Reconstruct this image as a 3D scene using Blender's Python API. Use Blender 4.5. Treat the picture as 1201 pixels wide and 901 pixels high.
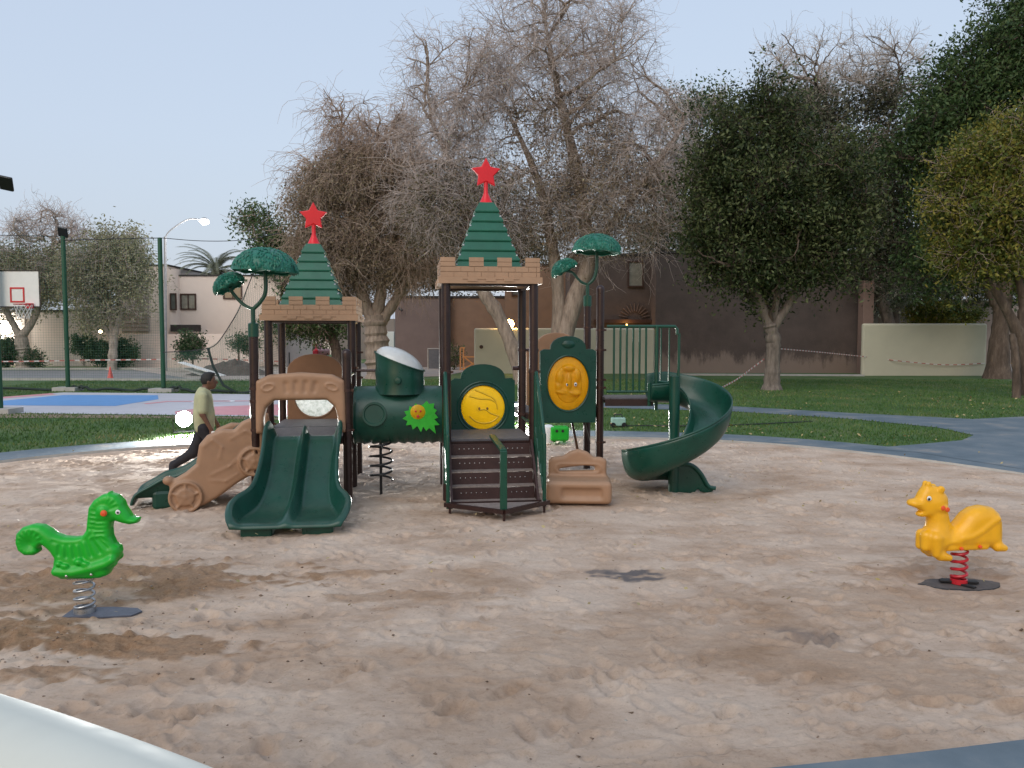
import bpy, bmesh, math, random
import numpy as np
from mathutils import Vector, Matrix
from math import sin, cos, pi, radians, atan2, sqrt

# ------------------------------------------------------------------ camera, sky, light, exposure
scn = bpy.context.scene
for o in list(bpy.data.objects): bpy.data.objects.remove(o)
H = 2.15; F = 936.0; PITCH = math.atan(55.5/936)
cam = bpy.data.objects.new('camera', bpy.data.cameras.new('camera'))
scn.collection.objects.link(cam); scn.camera = cam
cam.data.sensor_width = 36; cam.data.lens = 936/1201*36
cam.data.clip_start = 0.05; cam.data.clip_end = 2000
cam.location = (0, 0, H); cam.rotation_euler = (pi/2-PITCH, 0, 0)

world = bpy.data.worlds.new("World"); scn.world = world; world.use_nodes = True
wn = world.node_tree; wn.nodes.clear()
wo = wn.nodes.new('ShaderNodeOutputWorld')
sky = wn.nodes.new('ShaderNodeTexSky'); sky.sky_type = 'NISHITA'; sky.sun_disc = False
SUN_EL, SUN_AZ = radians(4), radians(200)
sky.sun_elevation = SUN_EL; sky.sun_rotation = SUN_AZ; sky.dust_density = 3
bg1 = wn.nodes.new('ShaderNodeBackground'); bg1.inputs[1].default_value = 0.05
wn.links.new(sky.outputs[0], bg1.inputs[0])
tc = wn.nodes.new('ShaderNodeTexCoord'); sep = wn.nodes.new('ShaderNodeSeparateXYZ')
wn.links.new(tc.outputs['Generated'], sep.inputs[0])
rmp = wn.nodes.new('ShaderNodeValToRGB')
cr = rmp.color_ramp
cr.elements[0].position = 0.0; cr.elements[0].color = (0.55, 0.62, 0.735, 1)
cr.elements[1].position = 1.0; cr.elements[1].color = (0.44, 0.54, 0.71, 1)
e = cr.elements.new(0.22); e.color = (0.56, 0.65, 0.81, 1)
e = cr.elements.new(0.5); e.color = (0.52, 0.62, 0.80, 1)
wn.links.new(sep.outputs['Z'], rmp.inputs[0])
bg2 = wn.nodes.new('ShaderNodeBackground'); bg2.inputs[1].default_value = 0.85
wn.links.new(rmp.outputs[0], bg2.inputs[0])
add = wn.nodes.new('ShaderNodeAddShader')
wn.links.new(bg1.outputs[0], add.inputs[0]); wn.links.new(bg2.outputs[0], add.inputs[1])
wn.links.new(add.outputs[0], wo.inputs[0])

sl = bpy.data.lights.new('sun', 'SUN'); sl.energy = 1.4; sl.angle = radians(50); sl.color = (1, .91, .80)
so = bpy.data.objects.new('sun', sl); scn.collection.objects.link(so)
so.rotation_euler = (radians(48), 0, radians(-28))
scn.view_settings.view_transform = 'Standard'; scn.view_settings.look = 'None'
scn.view_settings.exposure = 0.14; scn.view_settings.gamma = 1
scn.render.engine = 'CYCLES'

# ------------------------------------------------------------------ helpers
def ray(px, py):
    a = (px-600.5)/F; b = (450.5-py)/F
    return Vector((a, cos(PITCH)+b*sin(PITCH), -sin(PITCH)+b*cos(PITCH)))
def P(px, py, Y):                 # world point at distance Y seen at a photo pixel
    d = ray(px, py); t = Y/d.y
    return Vector((d.x*t, Y, H+d.z*t))
def G(px, py, z=0.0):             # point on the ground
    d = ray(px, py); t = (z-H)/d.z
    return Vector((d.x*t, d.y*t, z))
def V3(*a): return Vector(a)

def npmesh(name, v, faces=None, quads=None, tris=None, smooth=True):
    me = bpy.data.meshes.new(name)
    v = np.asarray(v, dtype=np.float32)
    if quads is None and tris is None:
        me.from_pydata([tuple(map(float, p)) for p in v], [], faces)
    else:
        f = quads if quads is not None else tris
        f = np.asarray(f, dtype=np.int32); n, k = f.shape
        me.vertices.add(len(v)); me.vertices.foreach_set('co', v.ravel())
        me.loops.add(n*k); me.loops.foreach_set('vertex_index', f.ravel())
        me.polygons.add(n); me.polygons.foreach_set('loop_start', np.arange(0, n*k, k, dtype=np.int32))
        try: me.polygons.foreach_set('loop_total', np.full(n, k, dtype=np.int32))
        except Exception: pass
        me.update(calc_edges=True)
    if smooth and len(me.polygons):
        me.polygons.foreach_set('use_smooth', [True]*len(me.polygons))
    me.validate()
    return me

def tag(o, label=None, cat=None, group=None, kind=None):
    if label: o['label'] = label
    if cat: o['category'] = cat
    if group: o['group'] = group
    if kind: o['kind'] = kind
    return o
def place(name, me, mat=None, parent=None):
    o = bpy.data.objects.new(name, me); scn.collection.objects.link(o)
    if mat is not None and len(me.materials) == 0: me.materials.append(mat)
    if parent is not None:
        inv = world_mat(parent).inverted(); me.transform(inv); o.parent = parent
    return o
def world_mat(o):
    m = Matrix.LocRotScale(o.location, o.rotation_euler, o.scale)
    return world_mat(o.parent) @ m if o.parent else m
def thing(name, loc=(0, 0, 0), rz=0, label=None, cat=None, group=None, kind=None):
    o = bpy.data.objects.new(name, None); scn.collection.objects.link(o)
    o.location = loc; o.rotation_euler = (0, 0, rz); o.empty_display_size = .2
    return tag(o, label, cat, group, kind)
def copy_tree(o, parent=None):
    c = o.copy(); scn.collection.objects.link(c)
    if parent is not None: c.parent = parent
    for ch in list(o.children): copy_tree(ch, c)
    return c
def bevel(o, w=.006, seg=2):
    m = o.modifiers.new('bevel', 'BEVEL'); m.width = w; m.segments = seg; m.limit_method = 'ANGLE'; m.angle_limit = radians(40)
    return o

def smooth_path(pts, n):          # Catmull-Rom resample
    P_ = np.array([list(p) for p in pts], float); k = len(P_)
    Q = np.vstack([2*P_[0]-P_[1], P_, 2*P_[-1]-P_[-2]])
    out = []
    for t in np.linspace(0, k-1-1e-9, n):
        i = int(t); u = t-i; a, b, c, d = Q[i], Q[i+1], Q[i+2], Q[i+3]
        out.append(.5*((2*b)+(-a+c)*u+(2*a-5*b+4*c-d)*u*u+(-a+3*b-3*c+d)*u**3))
    return np.array(out)

def tubes_np(Pt, R, sides):
    N, k, _ = Pt.shape
    T = np.empty_like(Pt); T[:, 1:-1] = Pt[:, 2:]-Pt[:, :-2]; T[:, 0] = Pt[:, 1]-Pt[:, 0]; T[:, -1] = Pt[:, -1]-Pt[:, -2]
    T /= np.linalg.norm(T, axis=2, keepdims=True)+1e-9
    mean = T.mean(axis=1); ref = np.zeros_like(mean)
    ax = np.argmin(np.abs(mean), axis=1); ref[np.arange(N), ax] = 1
    U = np.cross(T, ref[:, None, :]); U /= np.linalg.norm(U, axis=2, keepdims=True)+1e-9
    W = np.cross(T, U)
    a = np.arange(sides)*2*pi/sides
    V = Pt[:, :, None, :]+R[:, :, None, None]*(np.cos(a)[None, None, :, None]*U[:, :, None, :]+np.sin(a)[None, None, :, None]*W[:, :, None, :])
    V = V.reshape(-1, 3)
    base = (np.arange(N)*k*sides)[:, None, None]; i = np.arange(k-1)[None, :, None]*sides; j = np.arange(sides)[None, None, :]
    j2 = (j+1) % sides
    q = np.stack([base+i+j, base+i+j2, base+i+sides+j2, base+i+sides+j], axis=-1).reshape(-1, 4)
    return V, q

class MB:
    def __init__(s): s.v = []; s.f = []
    def add(s, v, f):
        b = len(s.v); s.v += [tuple(map(float, p)) for p in v]; s.f += [tuple(b+int(i) for i in q) for q in f]; return s
    def box(s, c, d, rz=0, M=None):
        hx, hy, hz = d[0]/2, d[1]/2, d[2]/2
        m = Matrix.Translation(c) @ (M if M is not None else Matrix.Rotation(rz, 4, 'Z'))
        v = [m @ Vector((x*hx, y*hy, z*hz)) for x in (-1, 1) for y in (-1, 1) for z in (-1, 1)]
        return s.add(v, [(0, 1, 3, 2), (4, 6, 7, 5), (0, 4, 5, 1), (2, 3, 7, 6), (0, 2, 6, 4), (1, 5, 7, 3)])
    def bar(s, a, b, w, h, up=(0, 0, 1)):
        a, b = Vector(a), Vector(b); t = (b-a); L = t.length; t.normalize()
        sd = t.cross(Vector(up)).normalized(); u = sd.cross(t)
        M = Matrix((sd, t, u)).transposed().to_4x4()
        return s.box((a+b)/2, (w, L, h), M=M)
    def tube(s, pts, r, n=12, cap=True, closed=False):
        P_ = [Vector(p) for p in pts]; k = len(P_)
        rs = [float(q) for q in r] if hasattr(r, '__len__') else [float(r)]*k
        b = len(s.v); U = None
        for i in range(k):
            if closed: T = P_[(i+1) % k]-P_[i-1]
            else: T = P_[min(i+1, k-1)]-P_[max(i-1, 0)]
            T.normalize()
            if U is None:
                ref = Vector((0, 0, 1)) if abs(T.z) < .9 else Vector((1, 0, 0)); U = T.cross(ref).normalized()
            else: U = (U-T*U.dot(T)).normalized()
            W = T.cross(U)
            for j in range(n):
                a = 2*pi*j/n; s.v.append(tuple(P_[i]+rs[i]*(cos(a)*U+sin(a)*W)))
        for i in range(k if closed else k-1):
            for j in range(n):
                i2 = (i+1) % k
                s.f.append((b+i*n+j, b+i*n+(j+1) % n, b+i2*n+(j+1) % n, b+i2*n+j))
        if cap and not closed:
            s.f.append(tuple(b+j for j in range(n))[::-1]); s.f.append(tuple(b+(k-1)*n+j for j in range(n)))
        return s
    def cyl(s, a, b, r, n=16, r2=None):
        return s.tube([a, b], [r, r if r2 is None else r2], n)
    def lathe(s, prof, c=(0, 0, 0), n=24, M=None):     # prof: (radius, height)
        b = len(s.v); k = len(prof); m = Matrix.Translation(c) @ (M if M is not None else Matrix())
        for (r, z) in prof:
            for j in range(n):
                a = 2*pi*j/n; s.v.append(tuple(m @ Vector((r*cos(a), r*sin(a), z))))
        for i in range(k-1):
            for j in range(n):
                s.f.append((b+i*n+j, b+i*n+(j+1) % n, b+(i+1)*n+(j+1) % n, b+(i+1)*n+j))
        if prof[0][0] > 1e-5: s.f.append(tuple(b+j for j in range(n))[::-1])
        if prof[-1][0] > 1e-5: s.f.append(tuple(b+(k-1)*n+j for j in range(n)))
        return s
    def prism(s, pts, t0, t1, M):      # outline in local xz, thickness along local y
        n = len(pts)
        v = [M @ Vector((p[0], t0, p[1])) for p in pts]+[M @ Vector((p[0], t1, p[1])) for p in pts]
        f = [tuple(range(n)), tuple(range(2*n-1, n-1, -1))]+[(i, i+n, (i+1) % n+n, (i+1) % n) for i in range(n)]
        return s.add(v, f)
    def ring(s, outer, inner, t0, t1, M):   # plate with a hole: matched lists of points
        n = len(outer); v = []
        for L, t in ((outer, t0), (inner, t0), (outer, t1), (inner, t1)):
            v += [M @ Vector((p[0], t, p[1])) for p in L]
        f = []
        for i in range(n):
            j = (i+1) % n
            f += [(i, j, n+j, n+i), (2*n+i, 3*n+i, 3*n+j, 2*n+j), (i, 2*n+i, 2*n+j, j), (n+i, n+j, 3*n+j, 3*n+i)]
        return s.add(v, f)
    def grid(s, A, closed_u=False):     # A [m,n,3]
        A = np.asarray(A); m, n, _ = A.shape; b = len(s.v)
        s.v += [tuple(map(float, p)) for p in A.reshape(-1, 3)]
        for i in range(m-1):
            for j in range(n if closed_u else n-1):
                j2 = (j+1) % n
                s.f.append((b+i*n+j, b+i*n+j2, b+(i+1)*n+j2, b+(i+1)*n+j))
        return s
    def build(s, name, mat, parent=None, smooth=False, fix=True):
        me = bpy.data.meshes.new(name); me.from_pydata(s.v, [], s.f)
        if fix:
            bm = bmesh.new(); bm.from_mesh(me); bmesh.ops.recalc_face_normals(bm, faces=bm.faces); bm.to_mesh(me); bm.free()
        if smooth:
            me.polygons.foreach_set('use_smooth', [True]*len(me.polygons))
            try: me.set_sharp_from_angle(angle=radians(38))
            except Exception: pass
        me.validate()
        return place(name, me, mat, parent)

# signed-distance modelling, meshed with surface nets
def smin(a, b, k=.03):
    h = np.clip(.5+.5*(b-a)/k, 0, 1); return b*(1-h)+a*h-k*h*(1-h)
def smax(a, b, k=.02): return -smin(-a, -b, k)
def cone(X, a, b, ra, rb):
    a = np.array(a, float); b = np.array(b, float); d = b-a; L2 = (d*d).sum()+1e-12
    px = [X[i]-a[i] for i in range(3)]
    t = np.clip((px[0]*d[0]+px[1]*d[1]+px[2]*d[2])/L2, 0, 1)
    return np.sqrt(sum((px[i]-t*d[i])**2 for i in range(3)))-(ra+(rb-ra)*t)
def ell(X, c, r):
    q = np.sqrt(sum(((X[i]-c[i])/r[i])**2 for i in range(3))); return (q-1)*min(r)
def rbox(X, c, h, r):
    q = [np.abs(X[i]-c[i])-h[i]+r for i in range(3)]
    return np.sqrt(sum(np.maximum(a, 0)**2 for a in q))+np.minimum(np.maximum(np.maximum(q[0], q[1]), q[2]), 0)-r
def poly2(x, z, pts):
    d = np.full(x.shape, 1e9); s = np.ones(x.shape); n = len(pts)
    for i in range(n):
        ax, az = pts[i]; bx, bz = pts[i-1]; ex, ez = bx-ax, bz-az
        wx, wz = x-ax, z-az; t = np.clip((wx*ex+wz*ez)/(ex*ex+ez*ez+1e-12), 0, 1)
        d = np.minimum(d, (wx-ex*t)**2+(wz-ez*t)**2)
        c1 = z >= az; c2 = z < bz; c3 = ex*wz > ez*wx
        s = np.where((c1 & c2 & c3) | (~c1 & ~c2 & ~c3), -s, s)
    return s*np.sqrt(d)
def extr(X, d2, y0, h, r):          # round-edged extrusion of a 2-d field along y
    w0 = d2+r; w1 = np.abs(X[1]-y0)-h+r
    return np.minimum(np.maximum(w0, w1), 0)+np.sqrt(np.maximum(w0, 0)**2+np.maximum(w1, 0)**2)-r
def nets(fn, lo, hi, h):
    ax = [np.arange(lo[i]-2*h, hi[i]+2*h, h) for i in range(3)]
    X = np.meshgrid(*ax, indexing='ij'); V = fn(X).astype(np.float32); s = V < 0
    n = V.shape; c = tuple(m-1 for m in n)
    acc = np.zeros(c+(3,), np.float32); cnt = np.zeros(c, np.float32)
    for axis in range(3):
        o1, o2 = [k for k in range(3) if k != axis]
        for da in (0, 1):
            for db in (0, 1):
                s0 = [slice(0, m-1) for m in n]; s0[o1] = slice(da, da+n[o1]-1); s0[o2] = slice(db, db+n[o2]-1)
                s1 = list(s0); s1[axis] = slice(1, n[axis])
                a = V[tuple(s0)]; b = V[tuple(s1)]; cr_ = (a < 0) != (b < 0)
                t = np.where(cr_, a/(a-b+1e-12), 0)
                acc[..., axis] += np.where(cr_, t, 0); acc[..., o1] += np.where(cr_, da, 0); acc[..., o2] += np.where(cr_, db, 0)
                cnt += cr_
    act = cnt > 0; idx = -np.ones(c, np.int64); idx[act] = np.arange(act.sum())
    ijk = np.argwhere(act); pos = (ijk+acc[act]/cnt[act][:, None])*h+np.array([a[0] for a in ax])
    Q = []
    for axis in range(3):
        o1, o2 = (axis+1) % 3, (axis+2) % 3
        s0 = [slice(None)]*3; s1 = [slice(None)]*3; s0[axis] = slice(0, -1); s1[axis] = slice(1, None)
        a = s[tuple(s0)]; b = s[tuple(s1)]; E = np.argwhere(a != b)
        E = E[(E[:, o1] > 0) & (E[:, o2] > 0) & (E[:, o1] < n[o1]-1) & (E[:, o2] < n[o2]-1)]
        def g(d1, d2):
            q = E.copy(); q[:, o1] -= d1; q[:, o2] -= d2; return idx[q[:, 0], q[:, 1], q[:, 2]]
        q = np.stack([g(1, 1), g(0, 1), g(0, 0), g(1, 0)], 1)
        fl = ~a[tuple(E.T)] if len(E) else np.zeros(0, bool)
        q[fl] = q[fl][:, ::-1]; Q.append(q)
    Q = np.vstack(Q); Q = Q[(Q >= 0).all(1)]
    return pos, Q
def sdf_obj(name, fn, lo, hi, h, mat, parent=None, M=None, relax=2):
    v, q = nets(fn, lo, hi, h)
    for _ in range(relax):           # light smoothing of the net
        acc = np.zeros_like(v); c = np.zeros(len(v))
        for k in range(4):
            a, b = q[:, k], q[:, (k+1) % 4]
            for ch in range(3): acc[:, ch] += np.bincount(a, v[b, ch], len(v))+np.bincount(b, v[a, ch], len(v))
            c += np.bincount(a, minlength=len(v))+np.bincount(b, minlength=len(v))
        v = .5*v+.5*acc/np.maximum(c, 1)[:, None]
    me = npmesh(name, v, quads=q)
    if M is not None: me.transform(M)
    return place(name, me, mat, parent)

# value noise in numpy
def vnoise(x, y, scale, seed):
    r = np.random.RandomState(seed); T = r.rand(256, 256)
    x = x/scale+37.3; y = y/scale+11.7; xi = np.floor(x).astype(int); yi = np.floor(y).astype(int)
    u = x-xi; v = y-yi; u = u*u*(3-2*u); v = v*v*(3-2*v)
    t = lambda i, j: T[i % 256, j % 256]
    return (t(xi, yi)*(1-u)+t(xi+1, yi)*u)*(1-v)+(t(xi, yi+1)*(1-u)+t(xi+1, yi+1)*u)*v-.5

# ------------------------------------------------------------------ materials
def newmat(name):
    m = bpy.data.materials.new(name); m.use_nodes = True
    return m, m.node_tree, m.node_tree.nodes['Principled BSDF']
def nd(nt, t, **kw):
    n = nt.nodes.new(t)
    for k, v in kw.items(): setattr(n, k, v)
    return n
def noise(nt, scale, detail=4, rough=.6, vec=None, obj=True):
    n = nd(nt, 'ShaderNodeTexNoise'); n.inputs['Scale'].default_value = scale
    n.inputs['Detail'].default_value = detail; n.inputs['Roughness'].default_value = rough
    if vec is None:
        t = nd(nt, 'ShaderNodeNewGeometry'); vec = t.outputs['Position']
    nt.links.new(vec, n.inputs['Vector']); return n
def ramp(nt, fac, stops):
    r = nd(nt, 'ShaderNodeValToRGB'); c = r.color_ramp
    while len(c.elements) > 1: c.elements.remove(c.elements[0])
    c.elements[0].position = stops[0][0]; c.elements[0].color = tuple(stops[0][1])+(1,)
    for p, col in stops[1:]:
        e = c.elements.new(p); e.color = tuple(col)+(1,)
    nt.links.new(fac, r.inputs[0]); return r
def bump(nt, b, h, strength, dist=.01):
    n = nd(nt, 'ShaderNodeBump'); n.inputs['Strength'].default_value = strength; n.inputs['Distance'].default_value = dist
    nt.links.new(h, n.inputs['Height']); nt.links.new(n.outputs[0], b.inputs['Normal']); return n
def mul(c, k): return tuple(x*k for x in c)
def simple(name, col, rough=.5, var=.18, scale=6, metal=0, bmp=0, bscale=60, spec=None, dust=None, damt=.55):
    m, nt, b = newmat(name)
    n = noise(nt, scale, 5)
    r = ramp(nt, n.outputs['Fac'], [(.3, mul(col, 1-var)), (.5, col), (.75, mul(col, 1+var))])
    out = r.outputs[0]
    if dust:
        g = nd(nt, 'ShaderNodeNewGeometry'); sp = nd(nt, 'ShaderNodeSeparateXYZ'); nt.links.new(g.outputs['Normal'], sp.inputs[0])
        n2 = noise(nt, 14, 6); mm = nd(nt, 'ShaderNodeMath', operation='MULTIPLY'); nt.links.new(n2.outputs['Fac'], mm.inputs[0])
        mr = nd(nt, 'ShaderNodeMapRange'); nt.links.new(sp.outputs['Z'], mr.inputs[0]); mr.inputs[1].default_value = .1; mr.inputs[2].default_value = 1; mr.inputs[4].default_value = damt
        nt.links.new(mr.outputs[0], mm.inputs[1])
        mx = nd(nt, 'ShaderNodeMixRGB'); nt.links.new(mm.outputs[0], mx.inputs[0]); nt.links.new(out, mx.inputs[1]); mx.inputs[2].default_value = tuple(dust)+(1,)
        out = mx.outputs[0]
    nt.links.new(out, b.inputs['Base Color'])
    n3 = noise(nt, scale*3, 3); rr = nd(nt, 'ShaderNodeMapRange'); nt.links.new(n3.outputs['Fac'], rr.inputs[0])
    rr.inputs[3].default_value = max(rough-.12, .03); rr.inputs[4].default_value = min(rough+.15, 1)
    nt.links.new(rr.outputs[0], b.inputs['Roughness'])
    b.inputs['Metallic'].default_value = metal
    if spec is not None: b.inputs['Specular IOR Level'].default_value = spec
    if bmp:
        n4 = noise(nt, bscale, 4); bump(nt, b, n4.outputs['Fac'], bmp)
    return m
def emit(name, col, s):
    m, nt, b = newmat(name); b.inputs['Base Color'].default_value = (1, 1, 1, 1)
    b.inputs['Emission Color'].default_value = tuple(col)+(1,); b.inputs['Emission Strength'].default_value = s; return m
def leafmat(name, cols, trans=.25, clump=.9):
    m, nt, b = newmat(name)
    g = nd(nt, 'ShaderNodeNewGeometry'); n = noise(nt, clump, 3)
    mm = nd(nt, 'ShaderNodeMath', operation='MULTIPLY_ADD'); nt.links.new(g.outputs['Random Per Island'], mm.inputs[0]); mm.inputs[1].default_value = .5
    nt.links.new(n.outputs['Fac'], mm.inputs[2])
    k = len(cols); r = ramp(nt, mm.outputs[0], [(.3+.8*i/(k-1)*.85, c) for i, c in enumerate(cols)])
    nt.links.new(r.outputs[0], b.inputs['Base Color']); b.inputs['Roughness'].default_value = .55
    b.inputs['Specular IOR Level'].default_value = .3
    tr = nd(nt, 'ShaderNodeBsdfTranslucent'); nt.links.new(r.outputs[0], tr.inputs[0])
    mx = nd(nt, 'ShaderNodeMixShader'); mx.inputs[0].default_value = trans
    out = [x for x in nt.nodes if x.type == 'OUTPUT_MATERIAL'][0]
    nt.links.new(b.outputs[0], mx.inputs[1]); nt.links.new(tr.outputs[0], mx.inputs[2]); nt.links.new(mx.outputs[0], out.inputs[0])
    return m
DUST = (.30, .25, .20)
M = {}
M['green'] = simple('dark_green_plastic', (.004, .056, .037), .30, .25, 3, dust=(.13, .15, .12), damt=.24)
M['greenroof'] = simple('roof_green_plastic', (.006, .105, .062), .4, .16, 4, dust=(.10, .16, .12), damt=.25)
M['brown'] = simple('brown_post_paint', (.027, .0105, .0085), .3, .3, 9)
M['tan'] = simple('tan_plastic', (.34, .195, .112), .5, .10, 5, dust=(.36, .25, .17), bmp=.15, bscale=90)
M['tanroof'] = simple('tan_roof_plastic', (.40, .25, .155), .5, .10, 5)
M['greenmetal'] = simple('green_metal_paint', (.006, .062, .036), .3, .15, 5)
M['deck'] = simple('deck_plate', (.085, .085, .095), .6, .3, 20, dust=(.33, .27, .22), bmp=.4, bscale=120)
M['step'] = simple('brown_step_plate', (.045, .02, .018), .5, .2, 12)
M['red'] = simple('red_plastic', (.72, .008, .018), .35, .08, 4)
M['steel'] = simple('steel_clamp', (.55, .55, .55), .25, .1, 30, metal=1)
M['yellow'] = simple('yellow_plastic', (.98, .74, .02), .35, .05, 5)
M['amber'] = simple('amber_plastic', (.92, .52, .012), .3, .15, 9)
for k in ('yellow', 'amber'):
    nt = M[k].node_tree; b = nt.nodes['Principled BSDF']
    tr_ = nd(nt, 'ShaderNodeBsdfTranslucent'); tr_.inputs[0].default_value = (.98, .72, .03, 1) if k == 'yellow' else (.95, .55, .02, 1); mx_ = nd(nt, 'ShaderNodeMixShader'); mx_.inputs[0].default_value = .4
    o_n = [x for x in nt.nodes if x.type == 'OUTPUT_MATERIAL'][0]; nt.links.new(b.outputs[0], mx_.inputs[1]); nt.links.new(tr_.outputs[0], mx_.inputs[2]); nt.links.new(mx_.outputs[0], o_n.inputs[0])
M['bgreen'] = simple('bright_green_plastic', (.006, .40, .020), .34, .12, 7, bmp=.05)
M['duck'] = simple('yellow_orange_plastic', (.86, .43, .010), .34, .1, 6)
M['leafgreen'] = simple('leaf_green_plastic', (.03, .42, .03), .4, .15, 12)
M['white'] = simple('white_paint', (.78, .79, .77), .4, .04, 6)
M['black'] = simple('black_plastic', (.012, .012, .013), .4, .2, 20)
M['orange'] = simple('orange_red_paint', (.80, .10, .02), .4, .1, 10)
M['greyspring'] = simple('galvanised_spring', (.42, .43, .44), .3, .15, 30, metal=.8)
M['redspring'] = simple('red_spring_paint', (.50, .02, .03), .3, .15, 30)
M['rubber'] = simple('dark_rubber_mat', (.045, .048, .055), .85, .35, 9, dust=(.25, .20, .16), bmp=.5, bscale=90)
M['skin'] = simple('skin', (.16, .08, .05), .5, .1, 20)
M['shirt'] = simple('pale_olive_shirt', (.43, .44, .27), .85, .1, 12, bmp=.4, bscale=25)
M['trousers'] = simple('dark_trousers', (.018, .018, .024), .8, .2, 12)
M['hair'] = simple('black_hair', (.01, .009, .008), .6, .3, 60, bmp=.6, bscale=120)
M['dome'] = simple('clear_dome_plastic', (.80, .83, .82), .18, .06, 12)
M['dome'].node_tree.nodes['Principled BSDF'].inputs['Transmission Weight'].default_value = .25
M['dome'].node_tree.nodes['Principled BSDF'].inputs['Roughness'].default_value = .3
# ------------------------------------------------------------------ ground
def g2(*pp): return [tuple(G(x, y))[:2] for x, y in pp]
# sand pit outline (ground metres), anticlockwise from the near right corner
PIT = [(3.6, 4.35), (2.65, 4.12), (1.3, 3.86), (-1.0, 3.5), (-4.0, 3.9), (-7.2, 5.6), (-9.4, 8.6), (-9.9, 11.5), (-8.85, 13.8), (-7.4, 15.3), (-5.6, 16.2), (-3.0, 17.0),
       (0.0, 17.2), (2.6, 17.0), (4.6, 16.4), (6.4, 15.0), (8.0, 12.6), (8.9, 10.0), (8.6, 7.6), (6.6, 5.8), (5.0, 5.0)]

def closed_path(pts, n):
    k = len(pts); A = np.array(pts, float); out = []
    for t in np.linspace(0, k, n, endpoint=False):
        i = int(t); u = t-i; a, b, c, d = A[(i-1) % k], A[i % k], A[(i+1) % k], A[(i+2) % k]
        out.append(.5*((2*b)+(-a+c)*u+(2*a-5*b+4*c-d)*u*u+(-a+3*b-3*c+d)*u**3))
    return np.array(out)
pit = closed_path(PIT, 200)
pc = np.array([-.5, 10.2])
dirs = (pit-pc)/np.linalg.norm(pit-pc, axis=1, keepdims=True)
outer = pit+dirs*1.05; outer[dirs[:, 1] < -.6] = (pit+dirs*2.2)[dirs[:, 1] < -.6]
def ring_sheet(A, B, z, name, mat, kind='structure'):
    n = len(A); v = [(p[0], p[1], z) for p in A]+[(p[0], p[1], z) for p in B]
    f = [(i, n+i, n+(i+1) % n, (i+1) % n) for i in range(n)]
    me = npmesh(name, v, quads=np.array(f), smooth=False)
    if me.polygons[0].normal.z < 0: me.flip_normals()
    return tag(place(name, me, mat), kind=kind)
def flat(name, pts, z, mat, kind='structure', parent=None, thick=0):
    from mathutils.geometry import tessellate_polygon
    vs = [Vector((p[0], p[1], z)) for p in pts]; tr = tessellate_polygon([vs])
    me = bpy.data.meshes.new(name); me.from_pydata([tuple(v) for v in vs], [], [tuple(t) for t in tr])
    bm = bmesh.new(); bm.from_mesh(me)
    for f in bm.faces:
        if f.normal.z < 0: f.normal_flip()
    bm.to_mesh(me); bm.free()
    o = place(name, me, mat, parent)
    if kind: tag(o, kind=kind)
    return o

# materials of the ground
m, nt, b = newmat('lawn'); M['lawn'] = m
n1 = noise(nt, .35, 5); n2 = noise(nt, 9, 5)
ma = nd(nt, 'ShaderNodeMath', operation='MULTIPLY_ADD'); nt.links.new(n2.outputs['Fac'], ma.inputs[0]); ma.inputs[1].default_value = .5
nt.links.new(n1.outputs['Fac'], ma.inputs[2])
r = ramp(nt, ma.outputs[0], [(.5, (.035, .075, .016)), (.72, (.055, .12, .026)), (.92, (.11, .14, .05)), (1, (.2, .16, .1))])
nt.links.new(r.outputs[0], b.inputs['Base Color']); b.inputs['Roughness'].default_value = .9; bump(nt, b, n2.outputs['Fac'], .8, .05)
m, nt, b = newmat('blue_path'); M['path'] = m
n1 = noise(nt, 1.3, 6); r = ramp(nt, n1.outputs['Fac'], [(.3, (.095, .130, .155)), (.48, (.125, .165, .195)), (.6, (.17, .20, .22)), (.75, (.32, .28, .24))])
nt.links.new(r.outputs[0], b.inputs['Base Color']); b.inputs['Roughness'].default_value = .7
n2 = noise(nt, 130, 2); bump(nt, b, n2.outputs['Fac'], .35)
M['asphalt'] = simple('grey_road', (.20, .20, .20), .9, .12, 1.2, bmp=.3)
M['court_grey'] = simple('court_pale', (.50, .50, .55), .6, .06, 2)
M['court_blue'] = simple('court_blue', (.11, .30, .62), .6, .06, 2)
M['court_pink'] = simple('court_pink', (.62, .27, .30), .6, .08, 2)
M['court_line'] = simple('court_white', (.75, .75, .78), .6, .04, 2)
M['dirt'] = simple('bare_dirt', (.24, .18, .13), .95, .25, 2.5, bmp=.6, bscale=30)
M['concrete'] = simple('concrete', (.42, .41, .38), .85, .15, 3, bmp=.3)

ang = np.arctan2(dirs[:, 1], dirs[:, 0])
far = np.array([(170*cos(a)+0, 40+170*sin(a)) for a in ang])
tag(ring_sheet(outer-dirs*.02, far, 0.0, 'lawn', M['lawn']))
base = flat('ground', [(-400, -60), (400, -60), (400, 500), (-400, 500)], -.35, M['dirt'])
# ring path with a real outer thickness
ring_sheet(pit-dirs*.0, outer, .006, 'ring_path', M['path'])
mb = MB(); n = len(pit)
mb.add([(p[0], p[1], .006) for p in pit]+[(p[0], p[1], -.2) for p in pit], [(i, (i+1) % n, n+(i+1) % n, n+i) for i in range(n)])
tag(mb.build('path_edge', M['concrete']), kind='structure')
flat('branch_path', g2((560, 471), (700, 472.5), (860, 477), (1000, 485), (1140, 492), (1201, 489), (1420, 480), (1420, 549), (1290, 563), (1201, 551), (1075, 531), (1010, 527), (1073, 522), (1128, 517), (1142, 511), (1100, 502), (1000, 492), (860, 483), (700, 478.5), (560, 476)), .0105, M['path'])

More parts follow.
